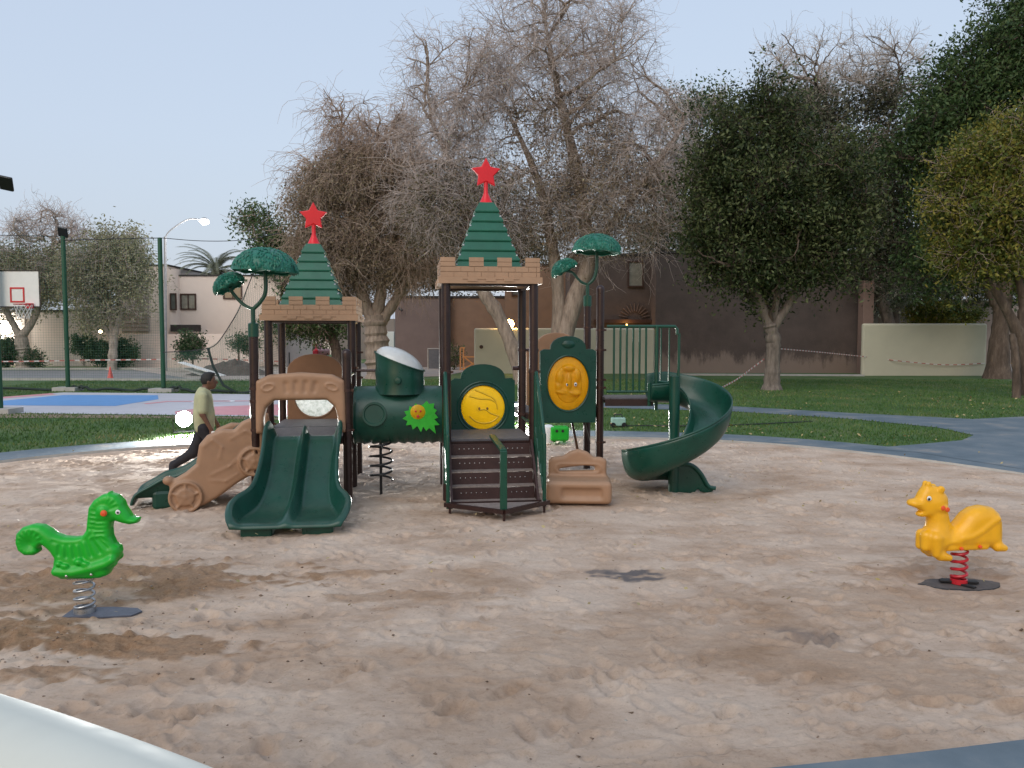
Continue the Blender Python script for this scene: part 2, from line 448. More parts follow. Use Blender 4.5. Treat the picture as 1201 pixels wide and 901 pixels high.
# sand
rs = np.random.RandomState(5)
STEPS = []
def sand_h(x, y):
    h = -.045+.030*vnoise(x, y, 1.7, 1)+.020*vnoise(x, y*1.4, .6, 2)+.011*vnoise(x, y*1.3, .22, 3)+.008*vnoise(x, y, .085, 4)+.004*vnoise(x, y, .05, 5)+.004*vnoise(x, y, .035, 6)
    amp = np.clip(.6+1.7*(vnoise(x, y, 1.3, 9)+.35), .45, 1.9)
    return -.045+(h+.045)*amp
def damp_fn(x, y):
    d = np.zeros_like(x)
    for (cx, cy, rx, ry, k) in ((-3.55, 7.15, 1.6, .5, 1.), (-4.6, 6.5, 1.4, .75, .9), (-3.7, 5.6, .95, .42, 1.1), (-2.9, 6.9, .6, .3, .6), (-2.6, 5.55, .8, .2, 1.),
                            (-4.35, 5.15, .6, .3, 1.2), (-3.1, 5.05, .5, .13, .9), (4.1, 7.3, 1.1, .45, .55), (3.4, 6.3, 1.3, .7, .35), (1.4, 5.7, 2.2, .6, .30),
                            (1.4, 7.25, .6, .16, .45), (-.9, 5.2, 1.7, .35, .28), (2.7, 5.1, 1.2, .5, .4), (-1.4, 7.3, .4, .1, .7), (-.9, 6.6, .7, .12, .5)):
        q = ((x-cx)/rx)**2+((y-cy)/ry)**2
        n_ = 1.9*vnoise(x, y*1.5, .55, 21)+1.5*vnoise(x, y*1.5, .16, 22)+.9*vnoise(x, y*1.5, .06, 23)
        d = np.maximum(d, k*np.clip((1.15-q+n_)*1.8, 0, 1))
    return d
ys = [3.3]
while ys[-1] < 17.6: ys.append(ys[-1]+.0105+.0028*(ys[-1]-3.3)**1.05)
ys = np.array(ys); xs = np.arange(-10.3, 9.3, .021)
X, Y = np.meshgrid(xs, ys)
# keep nodes near the visible part
Z = sand_h(X, Y); D = damp_fn(X, Y)
for _k in range(5200):              # scuffs and footprints
    cx = rs.uniform(-8.5, 8.3); cy = 3.8+13*rs.rand()**1.2; a = rs.uniform(0, pi); big_ = _k < 1500; L = rs.uniform(.08, .15) if big_ else rs.uniform(.03, .07); W = rs.uniform(.04, .065) if big_ else rs.uniform(.02, .04); dp = rs.uniform(.012, .036) if big_ else rs.uniform(.007, .020)
    i0, i1 = np.searchsorted(ys, [cy-.35, cy+.35]); j0, j1 = np.searchsorted(xs, [cx-.35, cx+.35])
    x = X[i0:i1, j0:j1]-cx; y = Y[i0:i1, j0:j1]-cy; u = (x*cos(a)+y*sin(a))/L; v = (-x*sin(a)+y*cos(a))/W; q = np.sqrt(u*u+v*v)
    Z[i0:i1, j0:j1] += -dp*np.exp(-(q**3.0))+dp*.55*np.exp(-((q-1.35)/.3)**2)
Z += D*(.010+.030*vnoise(X, Y, .075, 31)+.022*vnoise(X, Y, .17, 32))
def flatten(cx, cy, rx, ry, z):
    q = ((X-cx)/rx)**2+((Y-cy)/ry)**2; w = np.clip((1.6-q)*2, 0, 1)*.72; Z[:] = Z*(1-w)+z*w
SEA = G(98, 717, -.05); DUCK = G(1124, 684, -.05); MATP = G(737, 674, -.04); MATQ = G(962, 747, -.04)
flatten(SEA.x+.2, SEA.y+.02, .42, .17, -.075); flatten(DUCK.x, DUCK.y, .42, .3, -.075)
flatten(MATP.x, MATP.y, .2, .12, -.055)
inside = np.zeros(X.shape, bool)
pa = np.arctan2(Y-pc[1], X-pc[0]); pr = np.hypot(X-pc[0], Y-pc[1])
o_ = np.argsort(ang); lim = np.interp(pa, ang[o_], np.linalg.norm(pit-pc, axis=1)[o_], period=2*pi)
edge = lim-pr
Z = np.where(edge < .25, Z*.6-.0+.012*np.clip(edge, -.1, .25)/.25-.012, Z)
Z = np.where(edge < .10, np.minimum(Z, .012+.03*vnoise(X, Y, .3, 77)), Z)
ny, nx = X.shape; idx = np.arange(ny*nx).reshape(ny, nx)
ok = (edge > -.05+.10*vnoise(X, Y, .35, 50)); q = np.stack([idx[:-1, :-1], idx[:-1, 1:], idx[1:, 1:], idx[1:, :-1]], -1)
okc = ok[:-1, :-1] & (X[:-1, :-1] < Y[:-1, :-1]*.75+1.2) & (X[:-1, :-1] > -Y[:-1, :-1]*.75-1.2)
q = q[okc]; used, inv = np.unique(q, return_inverse=True); q = inv.reshape(-1, 4)
V = np.stack([X.ravel()[used], Y.ravel()[used], Z.ravel()[used]], -1)
me = npmesh('sand', V, quads=q)
at = me.attributes.new('damp', 'FLOAT', 'POINT'); at.data.foreach_set('value', D.ravel()[used].astype(np.float32))
D2 = np.zeros(X.shape)
for (c_, rx_, ry_, k_) in ((MATP, .30, .17, 1.), (MATP+V3(-.25, .12, 0), .16, .07, .8), (MATQ+V3(-.05, .05, 0), .32, .16, .55)):
    q_ = ((X-c_.x)/rx_)**2+((Y-c_.y)/ry_)**2; D2 = np.maximum(D2, k_*np.clip((1.0-q_+1.6*vnoise(X, Y*1.6, .16, 61)+1.0*vnoise(X, Y, .05, 62))*1.5, 0, 1))
at2 = me.attributes.new('stain', 'FLOAT', 'POINT'); at2.data.foreach_set('value', D2.ravel()[used].astype(np.float32))
m, nt, b = newmat('sand'); M['sand'] = m
av = nd(nt, 'ShaderNodeAttribute', attribute_name='damp')
mp = nd(nt, 'ShaderNodeMapping'); gg = nd(nt, 'ShaderNodeNewGeometry'); nt.links.new(gg.outputs['Position'], mp.inputs[0]); mp.inputs['Scale'].default_value = (1, 1.5, 1)
n1 = noise(nt, .8, 6, .6, mp.outputs[0]); n2 = noise(nt, 5, 8, .7, mp.outputs[0]); n3 = noise(nt, 40, 6, .7)
c1 = ramp(nt, n1.outputs['Fac'], [(.30, (.42, .295, .205)), (.44, (.54, .41, .315)), (.58, (.64, .515, .415)), (.75, (.61, .505, .415))])
c2 = ramp(nt, n2.outputs['Fac'], [(.32, (.72, .66, .60)), (.42, (.94, .92, .90)), (.65, (1.03, 1.03, 1.03))])
mx = nd(nt, 'ShaderNodeMixRGB', blend_type='MULTIPLY'); mx.inputs[0].default_value = .8; nt.links.new(c1.outputs[0], mx.inputs[1]); nt.links.new(c2.outputs[0], mx.inputs[2])
c3 = ramp(nt, n3.outputs['Fac'], [(.3, (.22, .125, .065)), (.7, (.40, .255, .15))])
mx2 = nd(nt, 'ShaderNodeMixRGB'); mf = nd(nt, 'ShaderNodeMath', operation='MULTIPLY'); mf.inputs[1].default_value = .85
nt.links.new(av.outputs['Fac'], mf.inputs[0]); nt.links.new(mf.outputs[0], mx2.inputs[0]); nt.links.new(mx.outputs[0], mx2.inputs[1]); nt.links.new(c3.outputs[0], mx2.inputs[2])
nf = noise(nt, 27, 12, .85, mp.outputs[0]); cf = ramp(nt, nf.outputs['Fac'], [(.37, (.58, .53, .48)), (.43, (.93, .92, .91)), (.60, (1.05, 1.05, 1.05))])
mx3 = nd(nt, 'ShaderNodeMixRGB', blend_type='MULTIPLY'); mx3.inputs[0].default_value = .85; nt.links.new(mx2.outputs[0], mx3.inputs[1]); nt.links.new(cf.outputs[0], mx3.inputs[2]); mx2 = mx3
av2 = nd(nt, 'ShaderNodeAttribute', attribute_name='stain'); ms = nd(nt, 'ShaderNodeMath', operation='MULTIPLY'); ms.inputs[1].default_value = .9; nt.links.new(av2.outputs['Fac'], ms.inputs[0])
mx4 = nd(nt, 'ShaderNodeMixRGB'); nt.links.new(ms.outputs[0], mx4.inputs[0]); nt.links.new(mx2.outputs[0], mx4.inputs[1]); mx4.inputs[2].default_value = (.12, .115, .12, 1); mx2 = mx4
nt.links.new(mx2.outputs[0], b.inputs['Base Color']); b.inputs['Roughness'].default_value = .92; b.inputs['Specular IOR Level'].default_value = .25
ns = noise(nt, 22, 12, .82); bump(nt, b, ns.outputs['Fac'], .75, .03)
tag(place('sand', me, m), kind='structure')
from bisect import bisect
def sz(x, y):
    i = min(max(np.searchsorted(ys, y), 0), ny-1); j = min(max(np.searchsorted(xs, x), 0), nx-1); return float(Z[i, j])

# small clods, dry leaves and pebbles lying on the sand
v = []; f = []
for k in range(1500):
    if k % 3 == 0:
        cx, cy = rs.normal(-3.6, 1.1), rs.normal(5.9, .9)
    else: cx, cy = rs.uniform(-8, 8), 3.9+12*rs.rand()**1.5
    if cy < 3.9 or abs(cx) > cy*.72+.5 or sz(cx, cy) == 0: continue
    s = rs.uniform(.003, .011)*(1+.6*(rs.rand() > .93)); b0 = len(v); z = sz(cx, cy)
    P8 = rs.normal(0, 1, (6, 3)); O = np.array([(1, 0, 0), (-1, 0, 0), (0, 1, 0), (0, -1, 0), (0, 0, .8), (0, 0, -.8)])
    for p, o in zip(P8, O): v.append((cx+s*(o[0]*1.2+p[0]*.3), cy+s*(o[1]+p[1]*.3), z+s*(o[2]+p[2]*.2)))
    for t in ((0, 2, 4), (2, 1, 4), (1, 3, 4), (3, 0, 4), (2, 0, 5), (1, 2, 5), (3, 1, 5), (0, 3, 5)): f.append(tuple(b0+i for i in t))
me = npmesh('clods', v, tris=np.array(f), smooth=False)
m, nt, b = newmat('clods'); g = nd(nt, 'ShaderNodeNewGeometry'); r = ramp(nt, g.outputs['Random Per Island'], [(0, (.10, .065, .04)), (.5, (.26, .19, .14)), (.9, (.40, .33, .28)), (1, (.45, .42, .36))])
nt.links.new(r.outputs[0], b.inputs['Base Color']); b.inputs['Roughness'].default_value = .9
tag(place('clods', me, m), 'small earth clods and pebbles scattered over the sand', 'clods', kind='stuff')

# court, road, far pavement
flat('court', g2((-420, 470), (-120, 466), (0, 466), (75, 460.5), (190, 461.5), (330, 463), (470, 465), (470, 489), (310, 489), (200, 487), (0, 484.5), (-420, 482)), .006, M['court_grey'])
flat('court_red_border', g2((-420, 471), (0, 468), (66, 463), (60, 461.6), (0, 466.2), (-420, 470.2)), .0105, M['court_pink'])
flat('court_blue_zone', g2((-300, 476), (2, 470.5), (75, 463.6), (185, 463.9), (186, 468.6), (135, 476.6), (5, 475.8), (-300, 482)), .0105, M['court_blue'])
flat('court_pink_zone', g2((205, 483), (247, 477.5), (330, 474.5), (430, 474), (430, 487.5), (290, 487.5), (206, 486)), .0105, M['court_pink'])
flat('court_pink_stripe', g2((168, 473.6), (196, 470.8), (300, 470.2), (300, 471), (198, 471.7), (172, 474.4)), .0108, M['court_pink'])
c = G(250, 471.5); mb = MB()
A = [[(c.x+r_*cos(t), c.y+r_*sin(t), .0148) for t in np.linspace(0, 2*pi, 40, endpoint=False)] for r_ in (.55, .68)]
tag(mb.grid(A, True).build('court_circle', M['court_line']), kind='structure')
flat('road', g2((-500, 434.5), (345, 434), (345, 446), (235, 446.2), (0, 445.6), (-500, 446)), .006, M['asphalt'])
mb = MB()
for pts in (((-500, 433.8), (345, 433.4)), ((-500, 446.2), (0, 446.2), (235, 447))):
    for a, b2 in zip(pts[:-1], pts[1:]): mb.bar(G(*a)+V3(0, 0, .06), G(*b2)+V3(0, 0, .06), .18, .12)
tag(mb.build('kerb', M['concrete']), kind='structure')
M['sandyard'] = simple('pale_yard', (.36, .31, .27), .9, .15, 1.5)
flat('sandy_yard', g2((225, 426), (560, 427), (560, 433), (520, 441.5), (330, 447), (235, 446.5), (150, 433)), .0145, M['sandyard'])
flat('yard_path', g2((-500, 431), (150, 429.5), (240, 426), (150, 424), (-500, 425)), .010, M['sandyard'])
flat('dirt_strip', g2((-100, 485), (0, 485.5), (200, 488), (330, 490), (420, 491.5), (420, 496), (260, 491), (0, 490.5), (-100, 491)), .008, M['dirt'])
flat('side_path', g2((1158, 441.5), (1201, 436), (1330, 430), (1330, 410), (1158, 414)), .006, M['sandyard'])
mb = MB(); mb.bar(G(770, 440.2)+V3(0, 0, .04), G(1012, 441.2)+V3(0, 0, .04), .5, .10); tag(mb.build('house_apron', M['concrete']), kind='structure')

# grass blades and fallen leaves
def scatter(n, box, size, name, mat, test, up=True, seed=3):
    r_ = np.random.RandomState(seed); x = r_.uniform(box[0], box[1], n); y = box[2]+(box[3]-box[2])*r_.rand(n)**1.5
    k = test(x, y); x, y = x[k], y[k]; n = len(x); a = r_.uniform(0, 2*pi, n); s = size*r_.uniform(.5, 1.3, n)
    c, s_ = np.cos(a), np.sin(a)
    if up:
        lx, ly = r_.normal(0, .35, n)*s, r_.normal(0, .35, n)*s; w = s*.22
        v = np.stack([np.stack([x-c*w, y-s_*w, 0*x], -1), np.stack([x+c*w, y+s_*w, 0*x], -1), np.stack([x+lx, y+ly, s], -1)], 1)
        return place(name, npmesh(name, v.reshape(-1, 3), tris=np.arange(3*n).reshape(-1, 3), smooth=False), mat)
    w = s*.5; z0 = .035+r_.uniform(0, .02, n); t1, t2 = r_.normal(0, .3, n)*s, r_.normal(0, .3, n)*s
    v = np.stack([np.stack([x-c*s, y-s_*s, z0+t1], -1), np.stack([x+s_*w, y-c*w, z0+t2], -1), np.stack([x+c*s, y+s_*s, z0-t1], -1), np.stack([x-s_*w, y+c*w, z0-t2], -1)], 1)
    return place(name, npmesh(name, v.reshape(-1, 3), quads=np.arange(4*n).reshape(-1, 4), smooth=False), mat)
def inpoly(x, y, poly):
    c = np.zeros(x.shape, bool); n = len(poly)
    for i in range(n):
        x1, y1 = poly[i]; x2, y2 = poly[i-1]
        c ^= ((y1 > y) != (y2 > y)) & (x < (x2-x1)*(y-y1)/(y2-y1+1e-12)+x1)
    return c
BR = g2((560, 471), (860, 477), (1000, 485), (1140, 492), (1201, 489), (1420, 480), (1420, 549), (1201, 551), (1075, 531), (1010, 527), (1073, 522), (1128, 517), (1142, 511), (1100, 502), (1000, 492), (860, 483), (560, 476))
CT = g2((-420, 470), (0, 466), (75, 460.5), (330, 463), (470, 465), (470, 489), (310, 489), (0, 484.5), (-420, 482))
def onlawn(x, y):
    a_ = np.arctan2(y-pc[1], x-pc[0]); l_ = np.interp(a_, ang[o_], np.linalg.norm(pit-pc, axis=1)[o_], period=2*pi)+1.07
    return (np.hypot(x-pc[0], y-pc[1]) > l_) & ~inpoly(x, y, BR) & ~inpoly(x, y, CT) & (np.abs(x) < y*.72+1)
m, nt, b = newmat('grass_blades'); g = nd(nt, 'ShaderNodeNewGeometry'); n1 = noise(nt, .5, 4); ma = nd(nt, 'ShaderNodeMath', operation='MULTIPLY_ADD')
nt.links.new(g.outputs['Random Per Island'], ma.inputs[0]); ma.inputs[1].default_value = .35; nt.links.new(n1.outputs['Fac'], ma.inputs[2])
r = ramp(nt, ma.outputs[0], [(.4, (.030, .088, .013)), (.65, (.055, .135, .021)), (.85, (.11, .165, .034)), (.98, (.26, .22, .10))])
nt.links.new(r.outputs[0], b.inputs['Base Color']); b.inputs['Roughness'].default_value = .7; M['blades'] = m
tag(scatter(260000, (-22, 24, 13, 40), .055, 'grass', m, onlawn), 'short mown green grass of the lawns', 'grass', kind='stuff')
m, nt, b = newmat('fallen_leaves'); g = nd(nt, 'ShaderNodeNewGeometry'); r = ramp(nt, g.outputs['Random Per Island'], [(0, (.34, .26, .08)), (.5, (.40, .33, .16)), (1, (.18, .12, .05))])
nt.links.new(r.outputs[0], b.inputs['Base Color']); M['fallen'] = m
tag(scatter(1300, (1, 20, 15, 31), .042, 'fallen_leaves', m, lambda x, y: onlawn(x, y) & (vnoise(x, y, 2.2, 8) > -.05), up=False), 'yellow dry leaves fallen on the right lawn', 'leaves', kind='stuff')
tag(scatter(500, (-9, 10, 6, 17), .022, 'dry_leaves', m, lambda x, y: ~onlawn(x, y) & (np.abs(x) < y*.7), up=False, seed=9), 'dry leaf bits lying about the sand pit', 'leaves', kind='stuff')
# ------------------------------------------------------------------ buildings
M['beige'] = simple('beige_stucco', (.68, .58, .51), .9, .06, .5, bmp=.3, bscale=25)
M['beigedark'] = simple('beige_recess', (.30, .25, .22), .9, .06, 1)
M['coping'] = simple('dark_coping', (.035, .03, .028), .8, .2, 4)
M['cream'] = simple('cream_wall_paint', (.52, .50, .385), .85, .07, .6, bmp=.3, bscale=25)
m, nt, b = newmat('shaded_brown_render'); M['shadedwall'] = m
sp = nd(nt, 'ShaderNodeSeparateXYZ'); g = nd(nt, 'ShaderNodeNewGeometry'); nt.links.new(g.outputs['Position'], sp.inputs[0])
mpw = nd(nt, 'ShaderNodeMapping'); nt.links.new(g.outputs['Position'], mpw.inputs[0]); mpw.inputs['Scale'].default_value = (1.6, 1, .45)
n1 = noise(nt, 1.2, 9, .78, mpw.outputs[0]); n2 = noise(nt, .7, 8, .75)
ma = nd(nt, 'ShaderNodeMath', operation='MULTIPLY_ADD'); nt.links.new(n1.outputs['Fac'], ma.inputs[0]); ma.inputs[1].default_value = -3.4
ad = nd(nt, 'ShaderNodeMath', operation='ADD'); ad.inputs[1].default_value = 1.5; nt.links.new(sp.outputs['Z'], ad.inputs[0])
sb = nd(nt, 'ShaderNodeMath', operation='SUBTRACT'); sb.inputs[0].default_value = 1.15+1.7; nt.links.new(sp.outputs['Z'], sb.inputs[1])
nt.links.new(sb.outputs[0], ma.inputs[2])
lt = ramp(nt, ma.outputs[0], [(.0, (0, 0, 0)), (.12, (.25, .25, .25)), (.5, (.9, .9, .9))])
wallc = ramp(nt, n2.outputs['Fac'], [(.35, (.080, .062, .056)), (.65, (.115, .088, .078))])  # darker than the annex render: shade of the trees put into the colour
mx = nd(nt, 'ShaderNodeMixRGB'); nt.links.new(lt.outputs[0], mx.inputs[0]); nt.links.new(wallc.outputs[0], mx.inputs[1]); mx.inputs[2].default_value = (.25, .195, .165, 1)
nt.links.new(mx.outputs[0], b.inputs['Base Color']); b.inputs['Roughness'].default_value = .95
n3 = noise(nt, 20, 5); bump(nt, b, n3.outputs['Fac'], .4, .03)
M['mauvewall'] = simple('mauve_brown_render', (.165, .125, .115), .95, .10, 1.4, bmp=.4, bscale=20)
M['lamplitwall'] = simple('lamplit_brown_render', (.23, .145, .10), .95, .10, 1.4, bmp=.4, bscale=20)  # brown render with the warm lamp's glow put into its colour
M['pillar'] = simple('pinkish_pillar', (.26, .175, .145), .9, .1, 2)
M['frame'] = simple('brown_window_frame', (.05, .022, .014), .5, .1, 8)
M['glass'] = simple('window_glass', (.10, .11, .10), .08, .25, 1.5, spec=.8)
M['glasslight'] = simple('curtained_glass', (.24, .23, .19), .15, .25, 3, spec=.8)

def window(par, x0, x1, y0, y1, Y, pane='glass', mull=1, rec=.0):
    a, c = P(x0, y1, Y), P(x1, y0, Y); w, h = c.x-a.x, c.z-a.z; cx, cz = (a.x+c.x)/2, (a.z+c.z)/2; t = min(.09, w*.14)
    fr = MB(); fr.box((cx, Y-.03, a.z+t/2), (w, .10, t)).box((cx, Y-.03, c.z-t/2), (w, .10, t))
    fr.box((a.x+t/2, Y-.03, cz), (t, .096, h-2*t)).box((c.x-t/2, Y-.03, cz), (t, .096, h-2*t))
    for i in range(mull): fr.box((a.x+w*(i+1)/(mull+1), Y-.028, cz), (t*.7, .09, h-2*t))
    wnd = fr.build('window', M['frame'], par)
    MB().box((cx, Y-.005, cz), (w-2*t+.01, .02, h-2*t+.01)).build('pane', M[pane], wnd)
    return wnd
def wallbox(x0, x1, ytop, Y, depth, name, mat, par, zb=-.1, cope=None, kind=None):
    a = P(x0, 400, Y); c = P(x1, 400, Y); z = P((x0+x1)/2, ytop, Y).z
    mb = MB(); mb.box(((a.x+c.x)/2, Y+depth/2, (z+zb)/2), (c.x-a.x, depth, z-zb)); o = bevel(mb.build(name, M[mat], par), .02)
    if cope:
        k = MB(); k.box(((a.x+c.x)/2, Y+depth/2, z+cope/2), (c.x-a.x+.14, depth+.14, cope)); k.build('coping', M['coping'], par)
    return o, z

h1 = thing('beige_house', (P(220, 400, 57).x, 57, 0), 0, 'beige two storey house with flat dark-edged roof behind the net fence', 'house')
wallbox(138, 199, 312, 57, 9, 'wall', 'beige', h1, cope=.10)
wallbox(209, 330, 324, 57.6, 9, 'wall', 'beige', h1, cope=.10)
a = P(203, 400, 57.9); mb = MB(); mb.lathe([(0.75, -.1), (.75, P(203, 316, 57.5).z)], (a.x-.05, 57.75, 0), 28); mb.build('round_corner', M['beige'], h1, smooth=True)
wallbox(143, 175, 336, 56.85, .15, 'louvre_panel', 'beigedark', h1, zb=P(160, 390, 57).z)
for i in range(11):
    z = P(160, 390, 57).z+.15+i*.29; aa, cc = P(144.5, 400, 56.8).x, P(173.5, 400, 56.8).x
    MB().box(((aa+cc)/2, 56.81, z), (cc-aa, .07, .10)).build('louvre_slat', M['beigedark'], h1)
window(h1, 200, 207, 344, 364, 56.98, 'glass', 0); window(h1, 212, 230, 344.5, 363.5, 57.58, 'glasslight', 1)
window(h1, 262, 284, 335, 351, 57.58, 'glass', 1)
o = MB(); aa, cc = P(200, 381, 56.6), P(233, 389, 56.6); o.box(((aa.x+cc.x)/2, 56.8, (aa.z+cc.z)/2), (cc.x-aa.x, .5, aa.z-cc.z)); o.build('dark_canopy', M['coping'], h1)
gw = wallbox(140, 300, 392, 54.5, .3, 'garden_wall', 'beige', h1)

w1 = thing('boundary_wall', (P(50, 400, 58).x, 58, 0), 0, 'long beige boundary wall with dark coping at far left', 'wall')
wallbox(-320, 137.5, 366, 58, .4, 'wall', 'beige', w1, cope=.16)
for xx in (-60, 30, 97):
    a = P(xx, 400, 57.9); MB().box((a.x, 57.93, 2.0), (.06, .1, 3.9)).build('joint_strip', M['beigedark'], w1)

h2 = thing('brown_house', (P(800, 400, 48).x, 48, 0), 0, 'shade-darkened brown two storey house behind the trees with a stained pale base', 'house')
wallbox(592, 676, 312, 53, 8, 'wall', 'lamplitwall', h2, cope=.15)
wallbox(668, 769, 300, 49, 8, 'wall', 'shadedwall', h2, cope=.15)
wallbox(768.5, 1011, 297, 47.3, 9, 'wall', 'shadedwall', h2, cope=.15)
window(h2, 736, 755, 306, 337, 48.97, 'glasslight', 0); window(h2, 600, 612, 336, 347, 52.97, 'glass', 0); window(h2, 650, 667, 373, 382, 52.97, 'glass', 0)
a, c = P(697, 377, 48.7), P(768, 377, 48.7); MB().box(((a.x+c.x)/2, 48.75, a.z), (c.x-a.x, .5, .22)).build('lintel', M['frame'], h2)
c = P(744, 374, 48.93); M['reliefb'] = simple('relief_brick_paint', (.15, .11, .095), .9)
for i in range(11):            # fan of narrow relief bricks over the door
    t = radians(12+15.6*i); mb = MB(); mb.bar(c+V3(cos(t)*.45, 0, sin(t)*.45), c+V3(cos(t)*.95, 0, sin(t)*.95), .05, .07, (0, 1, 0)); mb.build('relief_brick', M['reliefb'], h2)
wp = thing('wall_pillar', (P(1018, 400, 47).x, 47, 0), 0, 'pinkish square pillar rising above the left end of the pale cream wall', 'pillar')
wallbox(1011.5, 1024, 329, 46.2, .7, 'shaft', 'pillar', wp)
h3 = thing('brown_annex', (P(500, 400, 57).x, 57, 0), 0, 'low mauve-brown flat roofed annex between the two big bare trees', 'building')
wallbox(463.5, 528, 349.5, 56, 5, 'wall', 'mauvewall', h3, cope=.14)
wallbox(528.2, 592, 349.5, 56.5, 5, 'wall', 'lamplitwall', h3, cope=.14)
mb = MB(); a = P(469, 362, 55.9); mb.tube([a+V3(0, .1, .0), a+V3(0, -.25, 0), a+V3(.2, -.35, -.15)], .08, 8); mb.build('camera_fitting', M['black'], h3)
h4 = thing('grey_house', (P(420, 400, 75).x, 76, 0), 0, 'far pale wall and garage seen beyond the red car', 'wall')
wallbox(335, 395, 386, 96, .4, 'wall', 'beige', h4); wallbox(395, 463, 374, 76, 5, 'wall', 'beigedark', h4); wallbox(433, 462, 389, 75.6, .2, 'garage_door', 'white', h4)

def fence_wall(name, x0, x1, ytop, Y, label, r=.12):
    a, c = P(x0, 400, Y), P(x1, 400, Y); z = P((x0+x1)/2, ytop, Y).z; t = thing(name, ((a.x+c.x)/2, Y, 0), 0, label, 'wall')
    o = MB().box(((a.x+c.x)/2, Y+.15, z/2-.1), (c.x-a.x, .3, z+.2)).build('wall', M['cream'], t); bevel(o, r, 4)
    return t
cw = fence_wall('cream_wall', 1012, 1158, 379.5, 44, 'pale cream low wall with rounded corners under the yellowish bush')
cg = fence_wall('cream_wall', 556, 768, 385, 46.5, 'pale cream garden wall behind the green panel and leaning trunk')
a = P(564.5, 407, 46.48); MB().cyl(a+V3(0, .05, 0), a+V3(0, -.03, 0), .11, 14).build('drain_hole', M['frame'], cg)
# far scrub wall behind the right side
wr = thing('boundary_wall', (P(1190, 400, 60).x, 60, 0), 0, 'far pale wall glimpsed between trunks at the right edge', 'wall')
wallbox(1020, 1400, 352, 62, .3, 'wall', 'beigedark', wr)

# ------------------------------------------------------------------ lamps
def flood(x, y, z, label, power, aim, lit=True, s=1., name='floodlight'):
    rz = atan2(aim[1]-y, aim[0]-x)-pi/2
    t = thing(name, (x, y, 0), rz, label, 'floodlight', 'floodlights standing on the lawn')
    B = Matrix.Translation((x, y, 0)) @ Matrix.Rotation(rz, 4, 'Z')
    def tr(mb): mb.v = [tuple(B @ Vector(p)) for p in mb.v]; return mb
    tr(MB().lathe([(.06*s, -.1), (.15*s, -.03), (.165*s, .045), (.155*s, .05)], (0, 0, 0), 24, M=Matrix.Translation((0, 0, z)) @ Matrix.Rotation(-pi/2, 4, 'X'))).build('housing', M['black'], t, smooth=True)
    tr(MB().tube([(-.2*s, 0, z), (-.2*s, 0, .04), (.2*s, 0, .04), (.2*s, 0, z)], .014, 8).box((0, 0, .03), (.4*s, .3, .02))).build('bracket', M['black'], t)
    mt = M['floodlit'] if lit else M['dullglass']
    tr(MB().lathe([(.001, .03), (.12*s, .02), (.155*s, 0), (.155*s, -.02)], (0, 0, 0), 24, M=Matrix.Translation((0, .05, z)) @ Matrix.Rotation(-pi/2, 4, 'X'))).build('lamp_glass', mt, t, smooth=True)
    if lit:
        l = bpy.data.lights.new('flood_lamp', 'SPOT'); l.energy = power; l.spot_size = radians(125); l.spot_blend = .6; l.shadow_soft_size = .06; l.color = (1, .985, .93)
        lo = bpy.data.objects.new('flood_lamp', l); scn.collection.objects.link(lo); lo.parent = t; lo.location = (0, .09, z)
        lo.rotation_euler = (radians(92), 0, 0)
    return t
M['floodlit'] = emit('lit_flood_glass', (1, .98, .92), 160)
M['dullglass'] = simple('unlit_lamp_glass', (.55, .56, .52), .2, .1, 9)
f1 = G(216, 508)
FL1 = flood(f1.x, f1.y, .32, 'lit floodlight on the grass just left of the walking man', 2600, (-3.5, 11), s=1.12)
f2 = P(607, 491, 20)
FL2 = flood(f2.x, f2.y, .32, 'lit floodlight on the grass behind the castle towers of the playset', 1300, (-.6, 11))

def smallamp(px, py, Y, label, col, power, r=.10, wallc='black'):
    a = P(px, py, Y); t = thing('wall_lamp', (a.x, a.y, a.z), 0, label, 'lamp')
    MB().box((a.x, Y+.10, a.z+.02), (.16, .1, .2)).build('mount', M['black'], t)
    MB().lathe([(0.001, -r), (r*.7, -r*.7), (r, 0), (r*.7, r*.7), (.001, r)], (a.x, Y-.03, a.z), 16).build('bulb_globe', emit('lit_globe', col, 40), t, smooth=True)
    l = bpy.data.lights.new('globe_lamp', 'POINT'); l.energy = power; l.color = col; l.shadow_soft_size = .15
    lo = bpy.data.objects.new('globe_lamp', l); scn.collection.objects.link(lo); lo.parent = t; lo.location = (0, -.35, 0)
    return t
smallamp(597.5, 380, 46.9, 'warm lit lamp above the cream garden wall beside the leaning trunk', (1, .55, .16), 260, .28)
smallamp(5, 386, 57.8, 'bright white lamp on the far left boundary wall', (1, .97, .9), 260, .24)
smallamp(118, 389, 54.3, 'tiny yellowish lamp low among the shrubs', (1, .8, .4), 12, .10)
smallamp(431.5, 391.5, 70, 'small warm lamp on the far wall beside the thick trunk', (1, .85, .6), 25, .16)
smallamp(735, 381, 48.4, 'amber lamp under the lintel of the brown house', (1, .5, .12), 16, .03)

